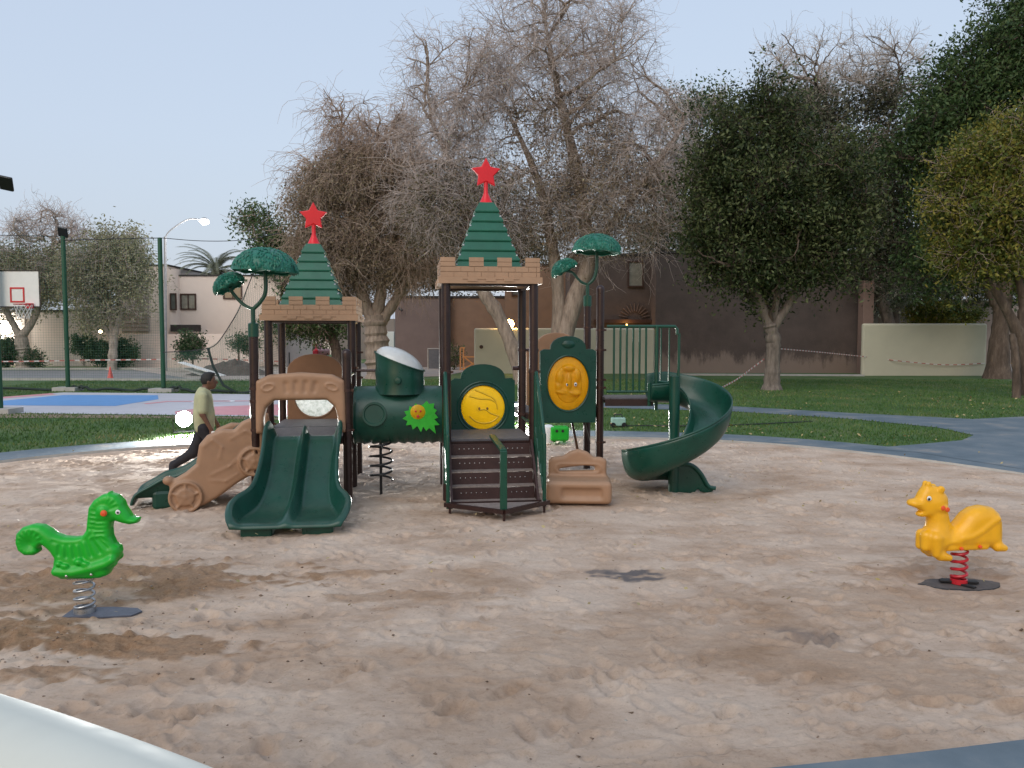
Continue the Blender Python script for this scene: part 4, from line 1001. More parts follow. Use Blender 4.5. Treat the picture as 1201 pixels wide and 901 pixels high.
sdf_obj('entry_arch', archfn, (-.6, -.12, .88), (.6, .1, 1.72), .013, M['tan'], play, B)

# double wave slide
def slide_surface(name, path, prof, mat, par, th=.035, rim=True):
    """path: list of (centre, right, up, width scale, wall scale); prof: list of (x,h)"""
    A = []
    for (c, r_, up, w, hs) in path: A.append([tuple(Vector(c)+Vector(r_)*(x*w)+Vector(up)*(h*hs)) for x, h in prof])
    mb = MB().grid(A); o = mb.build(name, mat, par, smooth=True, fix=True)
    m_ = o.modifiers.new('solid', 'SOLIDIFY'); m_.thickness = th; m_.offset = -1
    s_ = o.modifiers.new('sub', 'SUBSURF'); s_.levels = 1; s_.render_levels = 1
    return o
prof = []
for i in range(33):
    x = -1+i/16; ax_ = abs(x)
    h = 0
    if ax_ < .14: h = .16*(cos(ax_/.14*pi)*.5+.5)
    if ax_ > .80: h = .20*(1-cos(min((ax_-.80)/.17, 1)*pi))*.5
    prof.append((x, h))
prof = [(-1.07, .17)]+prof+[(1.07, .17)]
path = []
cu = -1.83
key = [(-.02, .86, .43, .5), (-.12, .86, .45, 1.), (-.25, .78, .47, 1.05), (-.5, .57, .455, 1.05), (-.75, .38, .46, 1.0), (-.95, .24, .485, 1.0), (-1.1, .16, .53, 1.05), (-1.25, .115, .60, 1.1), (-1.42, .10, .65, .95), (-1.60, .11, .645, .6), (-1.72, .115, .615, .26), (-1.79, .10, .58, .10), (-1.81, .06, .56, .02)]
kk = smooth_path([(a, b_, c_) for a, b_, c_, d_ in key], 40); kd = smooth_path([(d_, 0, 0) for a, b_, c_, d_ in key], 40)[:, 0]
for i in range(40):
    v_, z_, w_ = kk[i]; a_ = kk[min(i+1, 39)]-kk[max(i-1, 0)]; T_ = Vector((0, a_[0], a_[1])).normalized(); up = Vector((0, -T_.z, T_.y))
    if up.z < 0: up = -up
    upw = (Vx*up.y+V3(0, 0, up.z)); upw = (upw+V3(0, 0, 1.5)).normalized()
    path.append((L(cu+.0, v_, z_), Ux, upw, w_, kd[i]*1.15))
sd = slide_surface('double_slide', path, prof, M['green'], play)
for s in (-.33, .33): bevel(MB().box(L(cu+s, -1.60, .0), (.34, .24, .16), TH).build('slide_foot', M['green'], sd), .03)

# side slide with car-shaped guards
B2 = Matrix.Translation(L(-2.50, .42)) @ Matrix.Rotation(TH+radians(11), 4, 'Z')
def LB(x, y, z=0): return B2 @ Vector((x, y, z))
key = [(.0, .85), (-.12, .84), (-.4, .62), (-.7, .38), (-.92, .22), (-1.1, .15), (-1.3, .12), (-1.5, .12), (-1.56, .07), (-1.58, .0)]
kk = smooth_path([(a, b_, 0) for a, b_ in key], 30); path = []
ux2 = (B2.to_3x3() @ V3(0, 1, 0))
for i in range(30):
    path.append((LB(kk[i][0], 0, kk[i][1]), ux2, V3(0, 0, 1), .29, 1.25*min(1, max(.12, (1.62+kk[i][0])/.4))))
prof1 = [(-1.12, .15)]+[(x, .19*(1-cos(min(max(abs(x)-.62, 0)/.30, 1)*pi))*.5) for x in np.linspace(-1, 1, 17)]+[(1.12, .15)]
ss = slide_surface('side_slide', path, prof1, M['green'], play)
bevel(MB().box(LB(-1.12, 0, .06), (.42, .5, .26), TH+radians(11)).build('slide_foot', M['green'], ss), .05)
def carfn(X):
    x, y, z = X
    pts = [(-1.10, .12), (-1.12, .33), (-1.06, .42), (-.92, .50), (-.80, .60), (-.76, .84), (-.66, .96), (-.48, 1.03), (-.34, 1.02), (-.24, 1.12), (-.1, 1.18), (.02, 1.14), (.05, .8), (.03, .45), (-.1, .44), (-.3, .33), (-.55, .15), (-.72, .06), (-.95, .02)]
    d = extr(X, poly2(x, z, pts), 0, .06, .05)
    for (cx, cz, R) in ((-.93, .19, .205), (-.30+.20, .60, .19)):
        r_ = np.sqrt((x-cx)**2+(z-cz)**2)
        w = np.maximum(r_-R, np.abs(y+.045)-.06)
        d = smin(d, w, .025)
        d = smax(d, -np.maximum(np.abs(r_-R*.68)-R*.13, np.abs(y+.115)-.035), .015)
        for k in range(5):
            a_ = k*2*pi/5+.3; d = smin(d, cone(X, (cx, -.09, cz), (cx+cos(a_)*R*.72, -.09, cz+sin(a_)*R*.72), .022, .014), .015)
    for pl in ([(-.70, .82), (-.60, .90), (-.48, .80), (-.52, .66)], [(-.62, .45), (-.4, .55), (-.25, .68)], [(-.62, .38), (-.45, .36), (-.3, .45)], [(-.38, .9), (-.2, 1.0), (-.08, .95), (-.12, .82)]):
        for a_, b_ in zip(pl[:-1], pl[1:]): d = smin(d, cone(X, (a_[0], -.055, a_[1]), (b_[0], -.055, b_[1]), .014, .014), .015)
    d = smin(d, ell(X, (-1.13, 0, .40), (.07, .07, .06)), .03)
    return d
co = sdf_obj('car_guard', carfn, (-1.25, -.14, -.05), (.1, .09, 1.25), .014, M['tan'], play, B2 @ Matrix.Translation((0.02, -.42, -.06)))
c2 = co.copy(); scn.collection.objects.link(c2)
off = world_mat(play).inverted().to_3x3() @ (B2.to_3x3() @ V3(.09, .78, .0)); c2.location = off

# tunnel barrel with turret
a, b_ = L(-1.24, .56, 1.07), L(.03, .56, 1.07); mb = MB(); n = 40; K = 30
A = []
for i in range(K+1):
    u = i/K; c = a.lerp(b_, u); r_ = .40-.010*(abs(u-.5)*2)**6+(.010 if (i == 0 or i == K) else 0); ring_ = []
    for j in range(n):
        t = 2*pi*j/n; rr = r_
        if sin(t) < -.62: rr += .013*cos(u*60)
        ring_.append(tuple(c+Vx*(rr*cos(t))+V3(0, 0, rr*sin(t))))
    A.append(ring_)
tun = mb.grid(A, True).build('tunnel', M['green'], play, smooth=True)
tun.modifiers.new('solid', 'SOLIDIFY').thickness = .03
c = L(-.62, .50, 0); mb = MB(); n = 32
tz = lambda x: 1.85-.42*(x/.34)*.34/.34*.33
A = []
for (rr, k) in ((.33, 0), (.345, .02), (.33, .35), (.34, .5), (.33, .7), (.335, 1.), (.35, 1.0), (.35, 1.04), (.31, 1.04)):
    A.append([tuple(c+V3(rr*cos(t), rr*sin(t), 1.36+(1.77-.125*cos(t)*rr/.33+.03-1.36)*k)) for t in np.linspace(0, 2*pi, n, endpoint=False)])
tu = mb.grid(A, True).build('turret', M['green'], tun, smooth=True); tu.modifiers.new('solid', 'SOLIDIFY').thickness = .012
A = []
for k in range(9):
    ph = k/8*pi/2; rr = .325*cos(ph)
    A.append([tuple(c+V3(rr*cos(t), rr*sin(t), 1.785+.20*sin(ph)-.125*cos(t)*rr/.33)) for t in np.linspace(0, 2*pi, n, endpoint=False)])
MB().grid(A, True).build('clear_dome', M['dome'], tun, smooth=True)
MB().lathe([(.001, -.04), (.04, -.035), (.05, 0), (.001, 0)], (0, 0, 0), 14, M=Matrix.Translation(c+V3(.02, -.335, 1.56)) @ Matrix.Rotation(-pi/2, 4, 'X')).build('turret_knob', M['green'], tun, smooth=True)
# round boss on the barrel side
Mb = Matrix.Translation(L(-.96, .56-.37, 1.07+.04)) @ Matrix.Rotation(TH, 4, 'Z') @ Matrix.Rotation(-pi/2+radians(-5), 4, 'X')
MB().lathe([(.001, -.03), (.125, -.03), (.135, -.045), (.16, -.045), (.17, .05), (.001, .05)], (0, 0, 0), 32, M=Mb).build('round_boss', M['green'], tun, smooth=True)
# sun-and-leaf badge
Mb = Matrix.Translation(L(-.36, .56-.415, 1.09)) @ Matrix.Rotation(TH, 4, 'Z') @ Matrix.Rotation(radians(4), 4, 'X')
pts = [(-.05, .17), (-.01, .13), (.05, .15), (.10, .20), (.13, .155), (.20, .165), (.19, .10), (.235, .07), (.205, .03), (.25, -.03), (.20, -.05), (.27, -.13), (.20, -.135), (.22, -.25), (.13, -.17), (.09, -.21), (.05, -.15), (.02, -.225), (-.03, -.14), (-.09, -.19), (-.11, -.12), (-.18, -.13), (-.16, -.07), (-.225, -.04), (-.17, .0), (-.20, .06), (-.14, .07), (-.13, .13), (-.08, .11)]
MB().prism(pts, -.012, .012, Mb).build('leaf_badge', M['leafgreen'], tun)
MB().lathe([(.001, -.035), (.07, -.03), (.10, -.012), (.10, .0), (.001, 0)], (0, 0, 0), 28, M=Mb @ Matrix.Translation((-.02, 0, .05)) @ Matrix.Rotation(-pi/2, 4, 'X')).build('badge_face', M['amber'], tun, smooth=True)
mb = MB()
for p in ((-.05, .075), (.015, .075)): mb.lathe([(.001, -.008), (.014, -.004), (.014, .004), (.001, .004)], (0, 0, 0), 10, M=Mb @ Matrix.Translation((p[0], -.036, p[1]-.01)) @ Matrix.Rotation(-pi/2, 4, 'X'))
mb.lathe([(.001, -.008), (.018, -.004), (.018, .004), (.001, .004)], (0, 0, 0), 10, M=Mb @ Matrix.Translation((-.02, -.036, -.005)) @ Matrix.Rotation(-pi/2, 4, 'X'))
mb.build('badge_features', M['hoopred'], tun)
# spiral climber under the barrel
cs = L(-.98, .35, 0); cs = V3((445.5-600.5)/936*11.0, 11.0, 0)
mb = MB(); mb.tube([cs+V3(0, 0, -.15), cs+V3(0, 0, .72)], .02, 10)
sp_ = mb.build('spiral_climber', M['black'], play, smooth=True)
mb = MB(); mb.tube([cs+V3(.155*cos(2*pi*t*4.5), .155*sin(2*pi*t*4.5), .16+.60*t) for t in np.linspace(0, 1, 120)], .016, 6); mb.build('spiral', M['black'], sp_, smooth=True)

# stair: treads, risers, rails
st = MB(); zt = ZM
gs = L(.585, -.5, 0)
for i in range(4):
    zr = zt-.045-(i+.5)*.17; v0 = -.14*(i+.4)-.02
    r_ = MB().box(L(.58, v0, zr+.0), (1.06, .025, .148), TH).build('riser', M['step'], play)
    MB().box(L(.58, v0-.055+.0, zr-.082), (1.07, .15, .018), TH).build('tread', M['treadplate'] if 'treadplate' in M else M.setdefault('treadplate', simple('tread_plate', (.24, .20, .18), .5, .3, 18)), play)
    mb = MB()
    for k in range(14):
        if 5.5 < k < 7.5: continue
        mb.lathe([(.001, -.004), (.008, -.003), (.009, .0), (.001, 0)], (0, 0, 0), 6, M=frameM(.16+.065*k, v0-.013, zr+.01) @ Matrix.Rotation(-pi/2, 4, 'X'))
    tag(mb.build('perforation_dots', M['steel'], r_), kind='stuff')  # pale steel discs added in place of the riser perforations
for u in (.03, 1.13): MB().bar(L(u, -.02, zt-.06), L(u, -.70, .03), .03, .15).build('stringer', M['step'], play)
def rail_side(u, kite):
    mb = MB(); top_ = 1.66
    mb.tube(smooth_path([L(u, -.06, top_), L(u, -.2, top_-.05), L(u, -.72, .98), L(u, -.80, .85), L(u, -.81, .02)], 24), .024, 10)
    mb.tube([L(u, -.06, .95), L(u, -.74, .22)], .02, 8); mb.tube([L(u, -.07, top_-.02), L(u, -.07, .2)], .026, 10)
    for k in range(4):
        t = (k+1)/5; v_ = -.07-.7*t; mb.tube([L(u, v_, .93-.72*t+.02), L(u, v_, 1.62-.78*t+.03)], .013, 6)
    o = mb.build('side_rail', M['greenmetal'], play, smooth=True)
rail_side(-.02, 0); rail_side(1.19, 0)
ap = L(.62, -1.34, .06)
mb = MB(); mb.bar(L(-.06, -.83, .075), ap+V3(0, 0, .015), .05, .05); mb.bar(ap+V3(0, 0, .015), L(1.24, -.83, .075), .05, .05); mb.bar(L(-.06, -.80, .075), L(1.24, -.80, .075), .04, .045)
for p in (L(.0, -.86, 0), L(1.18, -.86, 0), ap+V3(0, .03, -.06)): mb.box(p+V3(0, 0, -.02), (.03, .03, .16))
o = mb.build('foot_frame', M['brown'], play)
me_ = MB().add([L(-.03, -.83, .085), L(.62, -1.31, .085), L(1.2, -.83, .085), L(-.03, -.83, .07), L(.62, -1.31, .07), L(1.2, -.83, .07)], [(0, 1, 2), (5, 4, 3), (0, 3, 4, 1), (1, 4, 5, 2), (2, 5, 3, 0)])
me_.build('foot_plate', M['treadplate'], o)
mb = MB(); q = L(.62, -1.28, 0); mb.box(q+V3(0, 0, .43), (.085, .045, .74), TH); mb.bar(q+V3(0, 0, .80), L(.60, -.12, .83), .085, .04); bevel(mb.build('centre_rail', M['greenmetal'], play), .012)

# tree-shaped caps
def canopy(fn_c, rx, h, tilt, az, seed, par):
    r_ = np.random.RandomState(seed); A = []; n = 40; K = 12
    Mt = Matrix.Translation(fn_c) @ Matrix.Rotation(az, 4, 'Z') @ Matrix.Rotation(tilt, 4, 'Y')
    for k in range(K+1):
        ph = k/K*pi/2*.98; rr = rx*cos(ph)
        if k == 0: A.append([tuple(Mt @ Vector((rx*.93*cos(t), rx*.93*sin(t), -.015+.012*sin(9*t)))) for t in np.linspace(0, 2*pi, n, endpoint=False)])
        A.append([tuple(Mt @ Vector((rr*cos(t)*(1+.03*sin(9*t)*(k < 3)), rr*sin(t)*(1+.03*sin(9*t)*(k < 3)), h*sin(ph)**1.0))) for t in np.linspace(0, 2*pi, n, endpoint=False)])
    mb = MB().grid(A, True)
    o = mb.build('leafy_cap', M['leafcap'], par, smooth=True); o.modifiers.new('solid', 'SOLIDIFY').thickness = .02
    # moulded leaves over the cap
    mb = MB()
    for i in range(620):
        ph = math.asin(r_.rand()**.8)*.97; t = r_.uniform(0, 2*pi); q = Vector((rx*cos(ph)*cos(t), rx*cos(ph)*sin(t), h*sin(ph)))
        nrm = Vector((q.x/rx**2, q.y/rx**2, q.z/h**2+.001)).normalized(); dn = (V3(0, 0, -1)-nrm*(-nrm.z)); dn = dn.normalized() if dn.length > .05 else V3(1, 0, 0)
        dn = (Matrix.Rotation(r_.uniform(-.5, .5), 3, nrm) @ dn); sdv = nrm.cross(dn); s_ = .030*rx/.38*r_.uniform(.8, 1.2)
        P_ = [q+nrm*.004-dn*s_, q+nrm*.010+sdv*s_*.45, q+nrm*.008+dn*s_, q+nrm*.010-sdv*s_*.45, q+nrm*.020]
        mb.add([Mt @ p for p in P_], [(0, 1, 4), (1, 2, 4), (2, 3, 4), (3, 0, 4)])
    tag(mb.build('moulded_leaves', M['leafcap'], o, fix=False), kind='stuff')
    return o
M['leafcap'] = simple('leafy_teal_plastic', (.012, .15, .10), .42, .25, 25)
def palm(pp, zb, big, small, rb, rs_):
    tk = MB(); tk.lathe([(.068, zb-.05), (.068, zb+.12), (.035, zb+.13)], pp, 16)
    tk.tube([pp+V3(0, 0, zb+.1), pp+V3(0, 0, zb+.33)], .028, 10)
    s = pp+V3(0, 0, zb+.30); tk.tube(smooth_path([s, s+V3(.10, 0, .10), big+V3(.0, 0, -.25), big+V3(0, 0, .02)], 14), .026, 10)
    tk.tube(smooth_path([s, s+V3(-.12, 0, .06), s+V3(-.25, 0, .2), small], 14), .022, 10)
    o = tk.build('forked_stem', M['greenmetal'], play, smooth=True)
    canopy(big, rb, rb*.74, radians(3), 0, 3, play); canopy(small, rs_, rs_*.85, radians(-28), 0, 5, play)
pp = L(-2.47, -.03); palm(pp, 2.2, P(311, 319, pp.y), P(270, 337, pp.y-.05), .40, .20)
pp = L(2.42, 2.34); palm(pp, 2.7, P(700, 296, pp.y), P(663, 318, pp.y-.05), .39, .22)

# bench below the amber panel
Bb = Matrix.Translation((.885, 10.55, 0)) @ Matrix.Rotation(radians(-4), 4, 'Z')
def benchfn(X):
    x, y, z = X
    back = extr(X, poly2(x, z, [(-.41, -.1), (.37, -.1), (.38, .50), (.30, .54), (.20, .54), (.12, .61), (0, .645), (-.12, .61), (-.20, .55), (-.36, .53), (-.41, .48)]), .12, .05, .04)
    slot = extr(X, poly2(x, z, [(-.26, .345), (.22, .36), (.22, .41), (.1, .425), (-.12, .40), (-.26, .375)]), .12, .2, .02)
    d = smax(back, -slot, .02)
    seat = rbox(X, (0, -.09, .13), (.43, .25, .15), .06)
    d = smin(d, seat, .05)
    rec = rbox(X, (.04, -.36, .12), (.27, .06, .075), .05); d = smax(d, -rec, .03)
    rd = np.abs(np.sqrt((np.maximum(np.abs(x)-.22, 0))**2+((z-.385)*1.4)**2)-.085)-.012
    d = smin(d, np.maximum(rd, np.abs(y-.07)-.014), .015)
    return d
sdf_obj('bench_seat', benchfn, (-.46, -.38, -.1), (.46, .2, .68), .016, M['tan'], play, Bb)
mb = MB(); mb.bar(L(1.95, 1.25, .85), V3(.92, 10.72, .45), .035, .035); mb.bar(L(2.15, 1.3, .85), L(2.35, 1.8, .45), .03, .03); mb.build('brace', M['brown'], play)

# bridge deck, railing and spiral slide
bz = 1.26; x0, x1, y0, y1 = 1.36, 2.06, 11.62, 12.25
o = MB().box(((x0+x1)/2, (y0+y1)/2, bz-.02), (x1-x0, y1-y0, .035)).build('bridge_deck', M['deck'], play)
mb = MB(); mb.bar((x0, y0, bz-.07), (x1, y0, bz-.07), .035, .10); mb.bar((x0, y1, bz-.07), (x1, y1, bz-.07), .035, .10); mb.build('deck_rim', M['brown'], o)
def railing(Y, xa, xb, xe):
    mb = MB(); zt_, zb_ = 2.30, bz+.09
    mb.tube([(xa, Y, zt_), (xe-.03, Y, zt_), (xe, Y, zt_-.04), (xe, Y, zt_-.12)] if Y < 12 else [(xa, Y, zt_), (xe, Y, zt_)], .022, 10); n = 6; o = mb.build('railing', M['greenmetal'], play, smooth=True); MB().tube([(xa, Y, zb_), (xb, Y, zb_)], .018, 8).build('bottom_rail', M['greenmetal'], o, smooth=True)
    for i in range(n):
        x = xa+.06+(xb-xa-.06)*(i+1)/n-.05; MB().tube([(x, Y, zb_), (x, Y, zt_)], .016, 8).build('baluster', M['greenmetal'], o, smooth=True)
    return o
rl = railing(11.62, 1.38, 2.0, 2.40)
for x, zb_ in ((2.0, bz-.12), (2.10, bz-.18)): MB().tube([(x, 11.60, 2.30 if x > 2.05 else bz+.22), (x, 11.60, zb_)], .026, 10).build('end_post', M['greenmetal'], rl, smooth=True)
mb = MB(); mb.tube(smooth_path([(2.06, 11.62, 1.50), (2.35, 11.64, 1.485), (2.43, 11.66, 1.56), (2.44, 11.67, 2.2)], 20), .02, 8)
for x in (2.17, 2.29): mb.tube([(x, 11.64, 1.49), (x, 11.64, 2.29)], .012, 8)
mb.build('side_guard', M['greenmetal'], play, smooth=True)
# helix
hc = V3(2.30, 11.12, 0); RB = .47
MB().lathe([(.075, -.3), (.075, 1.60), (.001, 1.61)], hc+V3(-.03, 0, 0), 20).build('slide_pole', M['green'], play, smooth=True)
prof2 = [(-1.08, .30), (-1.0, .33), (-.94, .28), (-.82, .09), (-.55, .01), (0, -.015), (.5, .02), (.78, .12), (.90, .30), (.96, .46), (1.03, .49), (1.10, .455)]
path = []
# straight entry, 360 degree turn, straight exit
for i in range(5):
    t = i/4; path.append((hc+V3(-.32+.30*t, RB, bz-.02-.01*t), V3(0, 1, 0), V3(0, 0, 1), .275, .75+.1*t))
Nh = 44; _q = smooth_path([(0, 1.23, 0), (.125, 1.12, 0), (.25, .95, 0), (.375, .72, 0), (.5, .49, 0), (.625, .30, 0), (.75, .17, 0), (.875, .12, 0), (1, .10, 0)], 60); HZ = (_q[:, 0], _q[:, 1])
for i in range(1, Nh+1):
    t = i/Nh; a_ = pi/2-2*pi*t*.985; z_ = float(np.interp(t, *HZ)); rad = V3(cos(a_), sin(a_), 0)
    path.append((hc+rad*RB+V3(0, 0, z_), rad, V3(0, 0, 1), .275, .85 if t < .8 else .85-.3*(t-.8)/.2))
for i in range(1, 9):
    t = i/8; path.append((hc+V3(.02+.46*t, RB-.02, .10-.02*t-(.05 if i == 8 else 0)), V3(0, 1, 0), V3(0, 0, 1), .275*(1+.05*t), max(.06, .55-.5*t)))
sp2 = slide_surface('spiral_slide', path, prof2, M['green'], play, th=.035)
# exit chute support (front skirt)
pts = [(-.02, -.15), (-.02, .30), (.05, .36), (.22, .34), (.32, .24), (.42, .06), (.52, .03), (.53, -.02), (.42, -.04), (.34, -.02), (.31, .02), (.27, -.02), (.22, -.15)]
o = MB().prism(pts, -.0, .05, Matrix.Translation(hc+V3(.0, -.04, 0))).build('slide_skirt', M['green'], play); bevel(o, .02, 3)
MB().tube(smooth_path([hc+V3(.0, -.05, .37), hc+V3(.2, -.05, .36), hc+V3(.34, -.05, .24), hc+V3(.45, -.05, .06), hc+V3(.55, -.05, .03)], 18), .03, 8).build('skirt_rim', M['green'], o, smooth=True)
# ------------------------------------------------------------------ spring riders
def coil(par, c, R, z0, z1, turns, r, mat, nm='spring'):
    mb = MB(); n = int(turns*26)
    o = mb.tube([c+V3(R*cos(2*pi*turns*t), R*sin(2*pi*turns*t), z0+(z1-z0)*(t if .06 < t < .94 else (t))) for t in np.linspace(0, 1, n)], r, 8).build(nm, mat, par, smooth=True)
    return o
def dots(par, B, pts, r, mat, nm, y, up=.01):
    out = []
    for (x, z) in pts:
        out.append(MB().lathe([(.001, -up), (r*.8, -up*.7), (r, 0), (.001, 0)], (0, 0, 0), 14, M=B @ Matrix.Translation((x, y, z)) @ Matrix.Rotation(-pi/2, 4, 'X')).build(nm, mat, par, smooth=True))
    return out
# green seahorse
cY = SEA.y; k_ = cY/936/5.3*1.0; sp0 = P(98, 717, cY)
def S(x, y): q = P(x/5.3, 570+y/5.3, cY); return (q.x-sp0.x, q.z+.075)
sea = thing('spring_rider', (sp0.x, cY, -.075), 0, 'bright green seahorse spring rider on a grey spring at left', 'spring rider')
Bs = Matrix.Translation((sp0.x, cY, -.075)) @ Matrix.Rotation(radians(4), 4, 'Z')
OUT = [S(*p) for p in [(862, 200), (852, 232), (805, 240), (760, 230), (720, 215), (697, 222), (690, 260), (695, 310), (715, 355), (745, 375), (752, 410), (738, 445), (712, 470), (715, 495), (690, 520), (675, 550), (630, 566), (400, 568), (370, 545), (350, 510), (350, 470), (355, 440), (330, 400), (300, 370), (280, 355), (255, 375), (262, 400), (235, 420), (180, 420), (140, 388), (125, 340), (130, 285), (165, 247), (225, 230), (280, 236), (320, 260), (360, 290), (410, 310), (470, 315), (520, 308), (546, 270), (552, 200), (560, 130), (590, 85), (640, 52), (670, 48), (680, 30), (690, 45), (730, 58), (765, 95), (775, 125), (790, 150), (815, 190), (845, 200)]]
def lines3(X, pl, y, r):
    d = np.full(X[0].shape, 9.)
    for (a, b_) in pl: d = np.minimum(d, cone(X, (a[0], y, a[1]), (b_[0], y, b_[1]), r, r))
    return d
tailc = S(215, 345); headc = S(655, 150); bodyc = S(520, 300)
ribs = []
for i in range(14):
    t = radians(20+i*23); 
    if 20+i*23 < 330: ribs.append(((tailc[0]+.055*cos(t), tailc[1]+.055*sin(t)), (tailc[0]+.10*cos(t), tailc[1]+.10*sin(t))))
for i in range(9): t = radians(20+i*19); ribs.append(((headc[0]+.058*cos(t), headc[1]+.058*sin(t)), (headc[0]+.115*cos(t), headc[1]+.115*sin(t))))
for i in range(6): a = S(575, 120+i*27); b_ = S(608, 124+i*27); ribs.append((a, b_))
for i in range(4): a = S(618, 212+i*25); b_ = S(676, 212+i*25); ribs.append((a, b_))
for (p, q_) in (((560, 330), (590, 420)), ((595, 325), (640, 400)), ((625, 318), (685, 375)), ((522, 350), (540, 430)), ((645, 312), (700, 352)), ((480, 362), (490, 430)), ((440, 362), (440, 425)), ((400, 360), (395, 410))): ribs.append((S(*p), S(*q_)))
grooves = [(S(*a), S(*b_)) for a, b_ in zip([(360, 330), (430, 350), (500, 345), (560, 315), (590, 285)], [(430, 350), (500, 345), (560, 315), (590, 285), (600, 250)])]
ledge = [(S(*a), S(*b_)) for a, b_ in zip([(380, 515), (480, 520), (600, 495), (680, 470)], [(480, 520), (600, 495), (680, 470), (712, 450)])]
def seafn(X):
    x, y, z = X
    d2 = poly2(x, z, OUT)
    hth = .075+.02*np.clip((.42-z)/.2, 0, 1)
    w = d2+.055; w1 = np.abs(y)-hth+.055
    d = np.minimum(np.maximum(w, w1), 0)+np.sqrt(np.maximum(w, 0)**2+np.maximum(w1, 0)**2)-.055
    for s in (-1, 1):
        d = smin(d, ell(X, (headc[0], s*.045, headc[1]), (.05, .045, .05)), .02)
        d = smax(d, -(lines3(X, grooves, s*.079, .011)), .015)
        d = smax(d, -(lines3(X, ribs, s*.079, .015)), .012)
        d = smin(d, lines3(X, ledge, s*.075, .032), .03)
        c_ = S(520, 455); d = smin(d, ell(X, (c_[0], s*.09, c_[1]), (.03, .02, .025)), .02)
        for a_ in ((400, 465), (440, 480), (560, 470)):
            c_ = S(*a_); d = smin(d, ell(X, (c_[0], s*.09, c_[1]), (.025, .014, .02)), .015)
    d = smax(d, -(np.sqrt((x-tailc[0])**2+(z-tailc[1]+.0)**2+((np.abs(y)-.1))**2)-.055), .03)
    return d
lo = (min(p[0] for p in OUT), -.13, min(p[1] for p in OUT)); hi = (max(p[0] for p in OUT), .13, max(p[1] for p in OUT))
sdf_obj('body', seafn, lo, hi, .0075, M['bgreen'], sea, Bs, relax=1)
dots(sea, Bs, [S(675, 155)], .026, M['orange'], 'ear_boss', -.105, .022); dots(sea, Bs, [S(748, 155)], .020, M['white'], 'eye_white', -.074, .006)
dots(sea, Bs, [S(750, 157)], .009, M['black'], 'eye', -.080, .004); dots(sea, Bs, [S(453, 536), S(600, 530)], .012, M['steel'], 'bolt', -.10, .012)
zt_ = S(0, 568)[1]; cc = Bs @ Vector((S(522, 600)[0], 0, 0))
coil(sea, V3(cc.x, cc.y, -.075), .073, .03, zt_+.0, 4.2, .010, M['greyspring'])
MB().lathe([(.085, .0), (.085, .012), (.08, .06), (.07, .065), (.07, .02)], (cc.x, cc.y, -.075), 24).build('spring_clamp', M['greyspring'], sea, smooth=True)
MB().box((cc.x, cc.y, zt_-.075+.004), (.2, .14, .012)).build('top_plate', M['steel'], sea)
bevel(MB().box((cc.x+.02, cc.y, -.06), (.30, .22, .014), radians(4)).build('base_plate', M['rubber2'] if 'rubber2' in M else M.setdefault('rubber2', simple('bluish_plate', (.085, .095, .125), .5, .2, 9)), sea), .004)
mb = MB(); mb.prism([(-.05, -.10), (.12, -.12), (.33, -.09), (.40, -.02), (.36, .08), (.15, .12), (-.05, .11)], 0, .012, Matrix.Translation((cc.x+.05, cc.y, -.066)) @ Matrix.Rotation(pi/2, 4, 'X'))
tag(mb.build('rubber_mat', M['rubber2']), 'bluish rubber mat half buried under the green seahorse rider', 'rubber mat')

# yellow duck
cY = DUCK.y; dp0 = P(1124, 684, cY)
def S(x, y): q = P(1000+x/5.0, 540+y/5.0, cY); return (q.x-dp0.x, q.z+.07)
duck = thing('spring_rider', (dp0.x, cY, -.07), 0, 'yellow duck-like spring rider on a red spring at right', 'spring rider')
Bd = Matrix.Translation((dp0.x, cY, -.07)) @ Matrix.Rotation(radians(8), 4, 'Z')
HEAD = [S(*p) for p in [(308, 240), (318, 226), (350, 215), (368, 180), (395, 145), (430, 138), (490, 150), (515, 180), (535, 205), (540, 250), (540, 300), (550, 350), (575, 385), (590, 440), (560, 480), (480, 480), (400, 470), (390, 430), (405, 405), (430, 390), (432, 350), (425, 325), (380, 318), (368, 290), (345, 275), (315, 262)]]
BODY = [S(*p) for p in [(575, 385), (610, 352), (650, 307), (700, 277), (760, 266), (820, 276), (860, 310), (875, 360), (877, 430), (872, 500), (800, 512), (700, 512), (560, 512), (480, 500), (420, 470), (480, 440)]]
